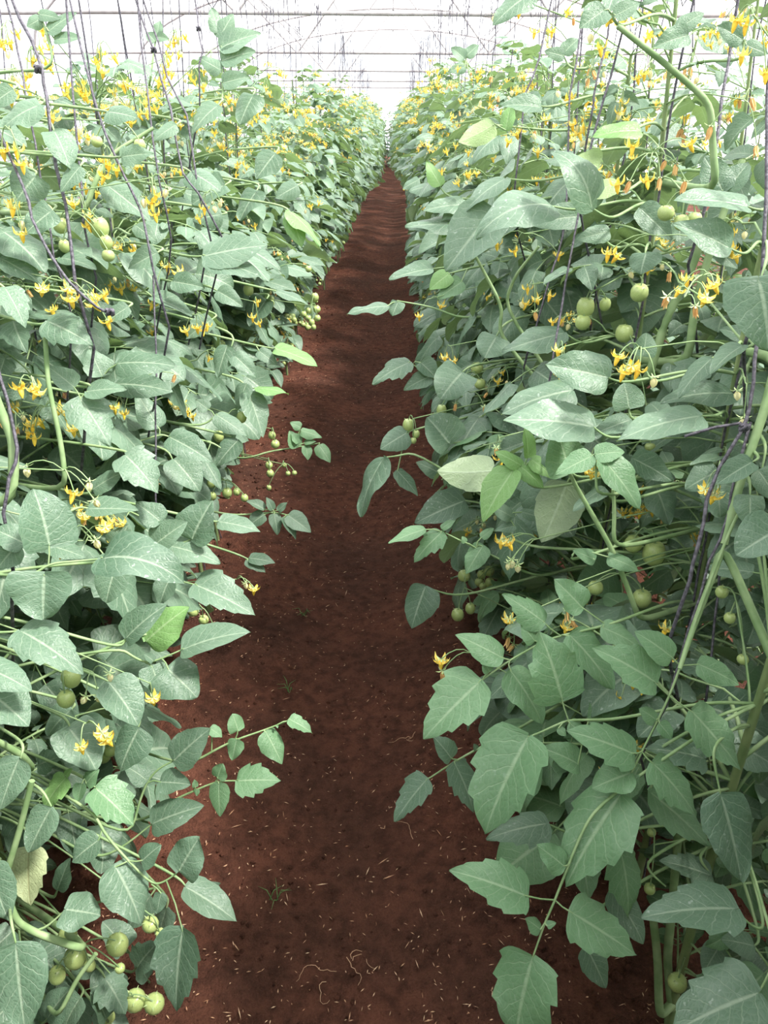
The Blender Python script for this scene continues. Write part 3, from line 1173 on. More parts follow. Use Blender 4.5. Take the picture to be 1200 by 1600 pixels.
H(R_, [(1170, 605), (1145, 617)], [(1145, 615, 1032, 630, .36)], z=1.16)
H(R_, [(1150, 545), (1110, 560)], [(1112, 560, 1060, 622, .4)], z=1.12)
H(R_, [(1180, 540), (1150, 545)], [(1160, 540, 1110, 585, .4)], z=1.05)
H(R_, [(990, 655), (980, 656)], [(985, 656, 925, 680, .48)], z=1.18)
H(R_, [(725, 690), (702, 693)], [(702, 693, 667, 652, 1.15, 'r', 'v')], z=1.75)
H(R_, [(800, 730), (772, 734)], [(772, 735, 683, 736, .66, 'o', 'u')], z=1.45)
H(R_, [(830, 770), (815, 735)], [(802, 735, 755, 816, .52), (815, 728, 773, 706, .52), (812, 728, 849, 763, .52), (830, 718, 867, 749, .52), (825, 715, 818, 666, .42)], z=1.25, mat='y')
H(R_, [(930, 780), (932, 740), (930, 712)], [(925, 712, 868, 742, .55), (930, 710, 976, 706, .7), (940, 715, 998, 795, .46)], z=1.08, mat='f')
H(R_, [(960, 760), (990, 715)], [(988, 716, 1051, 752, .58)], z=1.15)
H(R_, [(900, 730), (885, 755)], [(885, 755, 846, 848, .75, 'o', 'u')], z=1.3)
H(R_, [(905, 750), (890, 735)], [(890, 737, 870, 674, 1.0, 'r', 'f')], z=1.2)
H(R_, [(1030, 770), (1025, 785)], [(1025, 760, 1045, 820, .75)], z=1.25)
H(R_, [(960, 790), (945, 763)], [(945, 763, 895, 800, .35)], z=1.15)
H(R_, [(840, 905), (785, 875), (740, 855), (690, 830)],
  [(690, 832, 647, 879, .52, 's'), (664, 827, 607, 849, .34), (755, 852, 728, 897, .66), (752, 840, 772, 825, .6), (690, 826, 712, 813, .5), (727, 848, 722, 838, .9)], z=1.5, mat='f')
H(R_, [(715, 935), (668, 918)], [(665, 916, 643, 982, .78)], z=1.75)
H(R_, [(715, 625), (690, 600), (640, 566)], [(640, 566, 582, 601, .46, 's'), (657, 566, 682, 591, .85), (672, 588, 631, 610, .58)], z=1.9)
H(R_, [(720, 500), (680, 480), (620, 470)], [(607, 478, 542, 491, .24), (622, 472, 613, 494, 1.0, 'r')], z=1.9)
H(R_, [(650, 705), (625, 712), (600, 715)], [(600, 715, 564, 808, .32)], z=1.75)
H(R_, [(670, 665), (636, 675)], [(636, 676, 594, 702, .8), (620, 735, 653, 775, .45)], z=1.8)
H(R_, [(750, 785), (725, 782)], [(725, 783, 648, 818, .6)], z=1.75)
H(R_, [(700, 740), (690, 750)], [(688, 740, 650, 722, .6)], z=1.85)
H(R_, [(885, 880), (900, 860)], [(950, 870, 998, 892, .5), (930, 875, 895, 860, .6)], z=1.15, mat='f')
H(R_, [(800, 855), (790, 805)], [(800, 808, 765, 790, .6), (805, 822, 773, 830, .5), (815, 800, 850, 812, .5)], z=1.35)
# top right
H(R_, [(1165, 95), (1160, 60)], [(1160, 62, 1120, 40, .7), (1165, 70, 1200, 85, .6)], z=1.2)
H(R_, [(735, 130), (728, 90)], [(726, 92, 705, 75, .7), (728, 88, 748, 70, .7), (727, 105, 700, 112, .6)], z=3.2)
H(R_, [(890, 110), (880, 85)], [(882, 88, 850, 80, .6), (880, 84, 905, 60, .7)], z=1.6)
H(R_, [(965, 45), (955, 20)], [(945, 15, 905, 45, .8), (960, 25, 1000, 5, .6)], z=1.05)
H(R_, [(1060, 70), (1065, 55)], [(1075, 55, 1020, 75, .6), (1060, 45, 1100, 20, .6)], z=1.05)
H(R_, [(850, -5), (840, 0)], [(830, -10, 770, 40, .45)], z=1.3)
H(R_, [(905, 240), (920, 248)], [(935, 262, 900, 245, 1.1, 'o', 'yu')], z=1.3)
H(R_, [(985, 205), (960, 200)], [(1000, 205, 925, 215, .35, 'o', 'y')], z=1.2)
H(R_, [(1120, 270), (1125, 280)], [(1130, 300, 1100, 245, .8), (1135, 300, 1170, 255, .7)], z=1.25)
H(R_, [(980, 300), (960, 300)], [(965, 285, 905, 305, .45, 'o', 'yu')], z=1.25)
H(R_, [(960, 390), (940, 370)], [(952, 362, 900, 375, .55)], z=1.3)
H(R_, [(1040, 395), (1055, 380)], [(1000, 325, 1050, 375, .6)], z=1.3)
H(R_, [(740, 305), (735, 320)], [(725, 320, 660, 330, .4), (725, 322, 690, 345, .5)], z=2.2)
H(R_, [(735, 350), (715, 345)], [(715, 350, 633, 355, .3), (718, 350, 690, 372, .6, 'o', 'y')], z=2.2)
# ---- left: from the near bottom up
H(L_, [(-15, 897), (30, 900), (55, 897), (78, 880), (120, 877), (160, 873)], [(160, 873, 288, 912, .50, 'o', 'c'), (77, 852, 52, 764, .92, 'r'), (70, 897, 68, 968, 1.3, 'r')], z=.98)
H(L_, [(-15, 990), (33, 986)], [(33, 986, 130, 1054, .58, 's')], z=.98)
H(L_, [(190, 875), (180, 890)], [(180, 890, 166, 942, .95, 'r')], z=1.2)
H(L_, [(240, 900), (270, 905), (306, 914)], [(306, 914, 399, 962, .54, 's'), (265, 905, 250, 945, .8)], z=1.4)
H(L_, [(190, 1012), (205, 1025), (230, 1037), (255, 1028), (285, 1015)], [(285, 1015, 392, 988, .40), (238, 1042, 250, 1084, 1.05, 'r'), (262, 1045, 308, 1090, 1.1, 'r'), (240, 1033, 225, 1022, .8)], z=1.28)
H(L_, [(190, 1015), (197, 997)], [(197, 997, 262, 944, .52)], z=1.2)
H(L_, [(230, 985), (245, 1000)], [(228, 1002, 296, 948, .66, 'o', 'y')], z=1.32)
H(L_, [(150, 1055), (170, 1065)], [(170, 1066, 216, 1134, .78)], z=1.12)
H(L_, [(105, 1120), (110, 1140)], [(108, 1138, 150, 1203, .9, 'r')], z=1.15)
H(L_, [(225, 1110), (215, 1140)], [(217, 1138, 188, 1205, .78)], z=1.2)
H(L_, [(205, 1312), (215, 1260), (230, 1220), (248, 1200), (271, 1189)], [(271, 1189, 329, 1138, .70), (250, 1222, 298, 1226, .8), (230, 1220, 194, 1196, .75)], z=1.3)
H(L_, [(220, 1290), (270, 1250), (305, 1235), (340, 1220), (372, 1220)],
  [(371, 1220, 439, 1220, .72, 's', 'f'), (340, 1215, 348, 1193, 1.05, 'r', 'f'), (342, 1223, 344, 1276, .6, 'o', 'f'), (305, 1230, 303, 1218, .8, 'o', 'f'), (308, 1233, 308, 1244, .8, 'o', 'f')], z=1.35)
H(L_, [(290, 1200), (335, 1172), (370, 1155), (410, 1142), (453, 1125)],
  [(452, 1124, 488, 1146, .52, 's'), (415, 1143, 441, 1194, .66), (370, 1155, 363, 1188, .8), (372, 1141, 363, 1115, 1.0, 'r'), (328, 1138, 347, 1152, .8), (432, 1133, 434, 1138, .8)], z=1.45, mat='f')
H(L_, [(150, 1345), (195, 1322), (238, 1287)], [(238, 1287, 319, 1259, .58)], z=1.3)
H(L_, [(150, 1270), (160, 1300), (205, 1350), (240, 1385), (262, 1375), (280, 1361)],
  [(280, 1361, 312, 1308, .95, 'r'), (179, 1352, 220, 1443, .72), (286, 1452, 276, 1580, .56, 's'), (222, 1345, 252, 1320, .85, 'r'), (252, 1395, 245, 1428, .7, 'o'), (155, 1312, 113, 1346, .8)], z=1.12)
H(L_, [(20, 1450), (65, 1457), (103, 1421)], [(103, 1421, 157, 1430, 1.05, 'r')], z=1.1)
H(L_, [(135, 1215), (150, 1232)], [(150, 1232, 209, 1290, .75, 's', 'f'), (134, 1225, 155, 1202, .75, 'o', 'f'), (128, 1224, 122, 1252, .75, 'o', 'f')], z=1.15)
H(L_, [(115, 1240), (103, 1215)], [(103, 1215, 66, 1268, .5, 's', 'y'), (103, 1212, 113, 1200, .6, 'o', 'y')], z=1.15)
H(L_, [(15, 1430), (25, 1475)], [(25, 1475, 40, 1612, .62, 'o')], z=.88)
H(L_, [(65, 1230), (80, 1260)], [(80, 1262, 45, 1332, .62)], z=1.05)
H(L_, [(50, 1300), (42, 1328)], [(45, 1325, 48, 1415, .62, 's', 'd')], z=1.1)
H(L_, [(280, 1370), (290, 1385)], [(290, 1386, 370, 1440, .5)], z=1.3)
H(L_, [(15, 1060), (0, 1080)], [(-12, 1085, 45, 1135, .9), ], z=.92)
H(L_, [(40, 1160), (32, 1185)], [(30, 1185, 0, 1265, .62)], z=.95)
H(L_, [(-10, 1060), (-20, 1070)], [(-30, 1040, 50, 1080, .6)], z=.9)
H(L_, [(0, 1350), (-10, 1360)], [(-15, 1350, 15, 1440, .6)], z=1.0)
for a in [(195, 1480, 160, 1440), (215, 1510, 250, 1470), (165, 1530, 195, 1585), (230, 1530, 210, 1500), (125, 1560, 100, 1610), (260, 1420, 245, 1480), (75, 1590, 110, 1545),
          (90, 1390, 110, 1340), (235, 1400, 200, 1450), (205, 1250, 170, 1220), (300, 1410, 345, 1380), (110, 1110, 75, 1150), (60, 1195, 100, 1180), (165, 1590, 140, 1550)]:
    H(L_, None, [(*a, HRNG.uniform(.5, .85), HRNG.choice(['o', 'r', 's']))], z=float(np.clip(zface(a[0], a[1], -1) + .12, 1.2, 1.65)))
# left middle
H(L_, [(250, 862), (275, 853), (300, 842)], [(300, 843, 332, 782, .9, 'o', 'v'), (265, 853, 344, 881, .50)], z=1.4)
H(L_, [(330, 815), (342, 815)], [(342, 815, 407, 831, .44)], z=1.5)
H(L_, [(235, 855), (243, 850)], [(243, 850, 293, 815, .72), (252, 816, 212, 786, .8)], z=1.35)
H(L_, [(262, 700), (270, 720)], [(272, 718, 312, 768, .85)], z=1.6)
H(L_, [(205, 705), (195, 712)], [(196, 711, 247, 771, .78, 's')], z=1.3)
H(L_, [(195, 700), (215, 690), (253, 678), (265, 683)], [(265, 683, 332, 723, .58), (247, 668, 212, 613, .62)], z=1.5)
H(L_, [(155, 600), (132, 617), (125, 622)], [(125, 622, 172, 697, .74, 's'), (135, 612, 198, 608, .44), (116, 605, 76, 574, .72)], z=1.2)
H(L_, [(150, 610), (160, 588)], [(160, 588, 139, 545, .95), (182, 568, 276, 573, .44)], z=1.35)
H(L_, [(160, 625), (180, 600)], [(180, 600, 271, 613, .46)], z=1.42)
H(L_, [(60, 510), (75, 502)], [(75, 502, 146, 540, .68, 's')], z=1.15)
H(L_, [(-5, 440), (8, 450)], [(8, 450, 40, 513, .62, 's')], z=1.02)
H(L_, [(120, 790), (138, 795)], [(138, 795, 216, 797, .40)], z=1.2)
H(L_, [(25, 865), (40, 850)], [(40, 850, -12, 826, .8), (28, 850, -5, 890, .9)], z=1.02)
H(L_, [(70, 845), (76, 852)], [(76, 852, 134, 872, .52)], z=1.08)
H(L_, [(180, 865), (186, 855)], [(186, 855, 200, 820, 1.2, 'r')], z=1.3)
H(L_, [(135, 775), (145, 765)], [(145, 765, 199, 736, .46)], z=1.3)
H(L_, [(220, 450), (238, 463)], [(238, 464, 300, 494, .34)], z=1.5)
H(L_, [(60, 265), (55, 275)], [(55, 276, 25, 314, 1.15, 'r')], z=1.15)
H(L_, [(150, 275), (166, 288)], [(168, 290, 236, 347, .5)], z=1.35)
H(L_, [(80, 408), (94, 403)], [(95, 403, 151, 421, .36)], z=1.3)
H(L_, [(205, 370), (210, 360)], [(212, 352, 245, 378, .6)], z=1.4)
H(L_, [(295, 402), (318, 400)], [(318, 400, 421, 383, .46), (322, 402, 408, 432, .42)], z=1.5)
H(L_, [(445, 320), (455, 335)], [(455, 336, 471, 387, .6, 'o', 'y'), (452, 330, 500, 385, .25, 'o', 'y')], z=2.0)
H(L_, [(410, 450), (433, 455)], [(433, 455, 481, 476, .26)], z=2.0)
H(L_, [(400, 540), (430, 545)], [(430, 545, 496, 573, .32, 'o', 'y'), (404, 548, 433, 571, .6)], z=2.0)
H(L_, [(375, 590), (388, 610)], [(388, 612, 411, 684, .52), (400, 606, 451, 616, .26, 'o', 'y'), (385, 600, 372, 640, .6)], z=1.9)
H(L_, [(370, 520), (360, 545)], [(355, 540, 340, 590, .6), (365, 555, 400, 590, .6)], z=1.85)
H(L_, [(315, 670), (338, 648)], [(338, 648, 386, 682, .52), (325, 640, 305, 625, .9)], z=1.8)
H(L_, [(360, 680), (372, 690)], [(372, 688, 337, 730, .6)], z=1.8)
H(L_, [(380, 720), (420, 705), (460, 700), (500, 692)],
  [(462, 700, 452, 673, .75), (467, 692, 455, 676, .8), (470, 673, 503, 684, .5), (478, 697, 481, 719, .75), (498, 695, 516, 723, .66), (476, 692, 494, 690, .5), (470, 668, 453, 660, .8)], z=2.3, mat='f')
H(L_, [(360, 806), (395, 803), (430, 800), (450, 805)],
  [(450, 805, 486, 832, .66), (428, 803, 433, 836, .6), (426, 797, 416, 777, .6), (434, 798, 449, 785, .6), (413, 804, 387, 823, .75), (413, 796, 384, 783, .45), (443, 808, 462, 843, .4)], z=2.1)
H(L_, [(370, 865), (390, 875)], [(390, 872, 430, 880, .5), (385, 875, 415, 895, .5)], z=1.9)
H(L_, [(330, 690), (345, 700)], [(310, 690, 280, 740, .6), (320, 720, 345, 765, .5)], z=1.75)
# upper left broad leaves
for a in [(20, 140, -20, 170), (60, 165, 5, 200), (85, 205, 110, 265), (170, 175, 215, 185), (190, 245, 240, 240), (125, 260, 95, 300), (275, 195, 240, 220), (340, 165, 300, 210),
          (395, 150, 375, 195), (260, 300, 225, 320), (300, 270, 345, 300), (350, 290, 300, 320), (400, 300, 375, 345), (345, 335, 300, 345), (430, 240, 400, 280), (465, 290, 430, 310),
          (80, 330, 40, 365), (245, 395, 200, 420), (270, 440, 320, 450), (340, 455, 380, 480), (330, 500, 290, 530), (200, 480, 165, 505), (380, 400, 420, 440), (415, 470, 390, 510)]:
    H(L_, None, [(*a, HRNG.uniform(.45, .8), HRNG.choice(['o', 'r', 's']))], z=float(np.clip(zface(a[0], a[1], -1), 1.1, 2.6)))
H(L_, [(350, 170), (347, 110), (342, 50)], [(344, 75, 408, 52, .45), (346, 95, 400, 80, .5), (342, 52, 330, 12, .6), (343, 60, 365, 22, .7), (346, 110, 310, 90, .6), (348, 130, 390, 120, .6)], z=2.2)
H(L_, [(235, 130), (240, 80), (245, 55)], [(245, 58, 265, 62, .7), (243, 66, 228, 50, .8), (246, 54, 250, 32, .7)], z=1.9)
H(L_, [(90, 110), (70, 40), (60, 20)], [(60, 22, 95, 30, .5), (62, 30, 42, 42, .9, 'r'), (75, 50, 120, 20, .35), (85, 62, 128, 60, .4)], z=1.4)
# ---- side shoots
SH(R_, [(1090, 850), (1130, 850), (1112, 905), (1080, 990), (1062, 1045)][1:], (1.03, 1.0), .0062, .003)
SH(R_, [(1215, 560), (1195, 640), (1160, 740), (1130, 850)], (1.02, 1.02), .0066, .0060)
SH(R_, [(1000, 972), (985, 930), (958, 860), (900, 760), (888, 735)], (1.2, 1.1), .0052, .0028)
SH(R_, [(958, 860), (960, 800), (958, 765)], (1.12, 1.1), .0036, .0026)
SH(R_, [(1120, 300), (1113, 220), (1110, 160), (1040, 100), (965, 40)], (1.15, 1.05), .0060, .0042)
SH(R_, [(1010, 600), (1040, 500), (1090, 400), (1100, 330)], (1.4, 1.3), .0085, .0065)
SH(R_, [(1075, 570), (1085, 480), (1110, 390), (1160, 250)], (1.35, 1.25), .0080, .0055)
SH(R_, [(778, 525), (786, 480), (740, 395)], (1.6, 1.55), .0045, .0030)
SH(R_, [(786, 480), (805, 430), (842, 385)], (1.58, 1.5), .0040, .0026)
SH(R_, [(1030, 1590), (1028, 1500), (1020, 1430)], (1.36, 1.3), .0080, .0070)
SH(R_, [(1050, 1580), (1042, 1500), (1050, 1420), (1060, 1300)], (1.38, 1.3), .0085, .0070)
SH(L_, [(20, 790), (22, 690), (0, 640), (-30, 560)], (1.05, 1.0), .0075, .0060)
SH(L_, [(105, 770), (95, 690), (75, 600), (70, 520)], (1.2, 1.15), .0045, .0035)
SH(L_, [(150, 1490), (60, 1460), (25, 1440), (5, 1380), (30, 1300), (50, 1220)], (1.12, 1.02), .0060, .0040)
SH(L_, [(55, 1205), (35, 1180), (-20, 1150)], (1.1, 1.0), .0055, .0045)
SH(L_, [(130, 340), (150, 280), (175, 240), (240, 200)], (1.35, 1.35), .0060, .0030)
SH(L_, [(85, 1600), (120, 1530), (150, 1490)], (1.15, 1.15), .0035, .0035)
# ---- flowers
O, Wt, B = 'open', 'wilt', 'bud'
FL(R_, [(783, 850), (793, 852), (800, 880, B), (808, 888, B), (795, 885, B)], 1.28, (840, 842))
FL(R_, [(689, 1036, O), (691, 1054, Wt)], 1.2, (735, 1020))
FL(R_, [(886, 960, Wt), (890, 975, Wt), (885, 985)], 1.18, (875, 920))
FL(R_, [(794, 972), (795, 1000, Wt), (803, 1012, Wt)], 1.3)
FL(R_, [(986, 580), (975, 586), (998, 583), (1022, 596, B), (966, 562)], 1.08, (1000, 545))
FL(R_, [(874, 590), (880, 583), (872, 552)], 1.3)
FL(R_, [(1150, 618, B), (1160, 660, B)], 1.0)
FL(R_, [(1100, 772), (1115, 780), (1122, 775, B)], 1.05)
FL(R_, [(918, 738), (926, 745), (932, 725)], 1.15)
FL(R_, [(1040, 986), (1042, 1034)], 1.15)
FL(R_, [(694, 562), (708, 568)], 1.75)
FL(R_, [(824, 455), (812, 475, B), (822, 478), (838, 472), (860, 465), (835, 492, Wt)], 1.55)
FL(R_, [(803, 396), (776, 385), (872, 402)], 1.55)
FL(R_, [(988, 233), (1010, 288), (963, 292), (984, 290, Wt), (1030, 285, Wt), (1056, 262, Wt), (1040, 258, Wt), (1070, 290, Wt), (1075, 230)], 1.15, (1020, 240))
FL(R_, [(1150, 38), (1165, 45), (1158, 92), (1195, 120)], 1.0)
FL(R_, [(950, 400), (966, 405), (1148, 405)], 1.3)
FL(R_, [(655, 497), (690, 480)], 2.0)
FL(R_, [(775, 705, Wt), (780, 720)], 1.4)
FL(R_, [(712, 635, Wt), (756, 640, Wt)], 1.7)
FL(R_, [(840, 240), (805, 212), (795, 225)], 1.6)
FL(R_, [(670, 230), (712, 230), (708, 185)], 2.5)
FL(R_, [(690, 270), (697, 240), (732, 240), (770, 250)], 2.3)
FL(R_, [(1180, 235, Wt), (1110, 205, Wt), (1172, 160, Wt)], 1.1)
FL(L_, [(240, 1096)], 1.2)
FL(L_, [(128, 1172), (161, 1152), (167, 1160)], 1.08, (135, 1130))
FL(L_, [(136, 1094, B), (155, 1092, B), (172, 1058, B)], 1.1, (145, 1050))
FL(L_, [(117, 775), (148, 788, B), (140, 758, B), (42, 735, B)], 1.1, (100, 735))
FL(L_, [(166, 830)], 1.15, (130, 845))
FL(L_, [(101, 868), (150, 850, B)], 1.12)
FL(L_, [(32, 610), (55, 613), (60, 618)], 1.1, (50, 595))
FL(L_, [(50, 668), (48, 680), (55, 688), (95, 645), (105, 650), (115, 675)], 1.25)
FL(L_, [(67, 458), (110, 458), (112, 472), (162, 467), (145, 480)], 1.12, (100, 440))
FL(L_, [(168, 507), (150, 470), (82, 490)], 1.2)
FL(L_, [(22, 330), (35, 350, B), (35, 370)], 1.1)
FL(L_, [(5, 240), (28, 240), (36, 263)], 1.05)
FL(L_, [(240, 295, B), (246, 310), (240, 322), (262, 300, B), (243, 340), (225, 315, B)], 1.3)
FL(L_, [(163, 255), (172, 262), (183, 270), (165, 280)], 1.3)
FL(L_, [(115, 322), (138, 342), (138, 358)], 1.3)
FL(L_, [(308, 515), (318, 520), (325, 512), (290, 520)], 1.75)
FL(L_, [(397, 923), (384, 915, B)], 1.6, (370, 905))
FL(L_, [(402, 475), (404, 508), (395, 498)], 2.0)
FL(L_, [(320, 330), (310, 345), (335, 325, B), (345, 320, B)], 1.6)
FL(L_, [(262, 420), (240, 480), (280, 430)], 1.5)
FL(L_, [(485, 325), (500, 320), (478, 330, B)], 2.6)
FL(L_, [(275, 590, Wt), (195, 650), (180, 640)], 1.5)
for a in [(15, 60), (60, 100), (30, 130), (120, 130), (160, 95), (185, 140), (230, 150), (260, 110), (300, 130), (215, 190), (345, 165), (130, 205), (290, 205), (320, 180), (75, 60), (350, 215), (400, 180), (430, 215), (385, 250), (275, 70), (330, 90), (420, 130)]:
    n_ = int(HRNG.integers(4, 8))
    FL(L_, [(a[0] + HRNG.uniform(-18, 18), a[1] + HRNG.uniform(-10, 26), HRNG.choice([O, O, O, B])) for _ in range(n_)], float(np.clip(zface(a[0], a[1], -1) * 1.25, 1.5, 2.8)), s=1.1)
for a in [(700, 120), (730, 170), (760, 110), (810, 130), (850, 60), (880, 150), (930, 120), (1010, 120), (1080, 120), (1060, 200), (960, 170), (1140, 170), (1180, 60), (840, 200), (900, 210)]:
    n_ = int(HRNG.integers(3, 6))
    FL(R_, [(a[0] + HRNG.uniform(-16, 16), a[1] + HRNG.uniform(-12, 18), HRNG.choice([O, O, Wt, B])) for _ in range(n_)], float(np.clip(zface(a[0], a[1], 1) + .5, 1.5, 3)), s=1.1)
# ---- fruit
FR(R_, [(1040, 333, 13), (1064, 347, 12), (1085, 342, 11)], 1.2)
FR(R_, [(1000, 458, 14)], 1.3)
FR(R_, [(915, 478, 14), (911, 504, 12), (946, 475, 9)], 1.4)
FR(R_, [(1022, 862, 18), (990, 850, 14)], 1.3)
FR(R_, [(1003, 935, 15), (930, 918, 12)], 1.3)
FR(R_, [(1160, 1030, 9), (1140, 965, 9), (1128, 925, 10)], 1.1)
FR(R_, [(638, 663, 9), (650, 678, 6), (646, 688, 5)], 1.8)
FR(R_, [(1058, 1535, 15)], 1.25)
FR(R_, [(1015, 1388, 9), (1018, 1300, 7)], 1.2)
FR(R_, [(745, 575, 10), (690, 640, 8), (750, 600, 9)], 1.85)
FR(R_, [(975, 520, 14), (1015, 700, 9)], 1.4)
FR(R_, [(715, 960, 10), (735, 950, 8), (725, 900, 10)], 1.9)
FR(L_, [(152, 222, 9), (218, 226, 9)], 1.35)
FR(L_, [(70, 332, 13), (95, 352, 12), (155, 354, 14), (165, 378, 10), (170, 400, 10), (100, 384, 9)], 1.3)
FR(L_, [(110, 1058, 15), (103, 1092, 14)], 1.12)
FR(L_, [(105, 1465, 15), (182, 1478, 17), (116, 1498, 17), (140, 1508, 9), (90, 1520, 13), (187, 1515, 8)], 1.2)
FR(L_, [(235, 1445, 13), (250, 1460, 8)], 1.3)
FR(L_, [(210, 1565, 17), (240, 1572, 16), (170, 1590, 10)], 1.3)
FR(L_, [(492, 464, 6), (495, 484, 6), (483, 485, 5), (475, 491, 5), (482, 497, 5), (496, 497, 5), (487, 503, 5), (490, 511, 4)], 3.0)
FR(L_, [(330, 755, 7), (355, 770, 8), (370, 768, 6), (382, 778, 6), (332, 775, 6)], 2.0)
FR(L_, [(420, 728, 6), (422, 740, 6)], 2.3)
FR(L_, [(444, 727, 4), (450, 740, 4), (460, 739, 4), (420, 762, 4)], 2.3)
FR(L_, [(342, 680, 8), (358, 672, 6), (378, 650, 8)], 1.9)
FR(L_, [(302, 955, 9), (335, 985, 10), (318, 970, 8)], 1.7)
FR(L_, [(430, 695, 7), (425, 680, 6)], 2.3)
FR(L_, [(388, 452, 8), (482, 420, 5)], 2.4)
#HERO_END

for p in PLANTS:
    far = p.y > 9
    if p.line == 'next':
        grow(p, 46, 6, 0)
    elif p.line == 'back':
        grow(p, 44, 12, 2 if p.per_leaf else 0)
    elif far:
        grow(p, 62, 9, 0)
    else:
        grow(p, 74 if p.y < 3.2 else 60, 13, 4 if p.per_leaf else 2)

# labels of the plants
SAY = {
    (-1, 0): 'tomato plant at the left rim of view, nearest to the camera, barely visible',
    (-1, 1): 'near left tomato plant with a dry yellow leaf and green tomatoes low down',
    (-1, 2): 'left tomato plant whose lowest leafy twig reaches far over the path soil',
    (-1, 3): 'left tomato plant just behind the one whose low twig reaches over the path',
    (-1, 4): 'left tomato plant with small green tomatoes and a dark shaded low leaf over the path',
    (-1, 5): 'left tomato plant holding a small-leaved bright twig and tiny tomatoes over the path',
    (-1, 7): 'left tomato plant with a tight bunch of small round green tomatoes beside the path',
    (1, 0): 'tomato plant at the right rim of view, nearest to the camera, barely visible',
    (1, 1): 'near right tomato plant with long pale serrated leaves hanging in front, stems bare below',
    (1, 2): 'right tomato plant with a bright young shoot tip beside a black twine',
    (1, 3): 'right tomato plant with big arching upper leaves and one pale upturned leaf underside',
    (1, 4): 'right tomato plant with a green tomato and leafy tips hanging over the path',
}
ORD = ['first', 'second', 'third', 'fourth', 'fifth', 'sixth', 'seventh', 'eighth', 'ninth', 'tenth', 'eleventh', 'twelfth', 'thirteenth', 'fourteenth', 'fifteenth']
for p in PLANTS:
    sd = 'left' if p.side < 0 else 'right'
    if p.line == 'front' and (p.side, p.k) in SAY:
        tag(p.root, SAY[p.side, p.k], 'tomato plant', f'tomato plants edging the path on its {sd}')
    elif p.line == 'front' and p.y < 5.2:
        tag(p.root, f'{ORD[p.k]} flowering tomato plant from the camera along the {sd} edge of the soil path', 'tomato plant', f'tomato plants edging the path on its {sd}')
    elif p.line == 'front':
        tag(p.root, f'tall flowering tomato plant far down the {sd} edge of the soil path', 'tomato plant', f'far tomato plants edging the path on its {sd}')
    elif p.line == 'end':
        tag(p.root, 'tomato plant standing across the far end of the soil path', 'tomato plant', 'tomato plants closing the far end of the path')
    elif p.line == 'back':
        tag(p.root, f'tall tomato plant behind the front line of the {sd} bed', 'tomato plant', f'tomato plants in the second line of the {sd} bed')
    else:  # next row, and the unseen light-blocking plants behind the camera
        tag(p.root, f'tomato plant out of view or seen only through gaps, around the {sd} bed', 'tomato plant', f'tomato plants hidden behind the {sd} bed')

# ------------------------------------------------------------------ twine
WIRE_H = 2.4


def twine(pts, r=0.0021, label=None, group=None, knot=None, wob=0.004, seed=0):
    rng = np.random.default_rng(seed)
    P = [np.array(tuple(q), float) for q in pts]
    Q = []
    for a, b in zip(P[:-1], P[1:]):
        n = max(2, int(np.linalg.norm(b - a) / 0.06))
        for i in range(n):
            Q.append(a + (b - a) * i / n + rng.normal(0, wob * .35, 3))
    Q.append(P[-1])
    mb = MB()
    mb.tube(Q, r * (1 + 0.25 * np.array([mnoise.noise((i * .7, seed, 0)) for i in range(len(Q))])), 5)
    org = Vector(P[0])
    o = link('hanging_twine', mb.mesh('twine', [M_TWINE]))
    tag(o, label, 'twine', group)
    if knot is not None:
        kb = MB()
        for s_ in (0, 1):
            pts2 = []
            for t in np.linspace(0, 2 * PI * 1.6, 18):
                pts2.append(np.array(tuple(knot)) + 0.0045 * np.array([math.cos(t + s_), 0.7 * math.sin(t), 0.9 * math.sin(t * 1.5 + s_)]))
            kb.tube(pts2, r, 5)
        link('knot', kb.mesh('knot', [M_TWINE]), o)
    return o


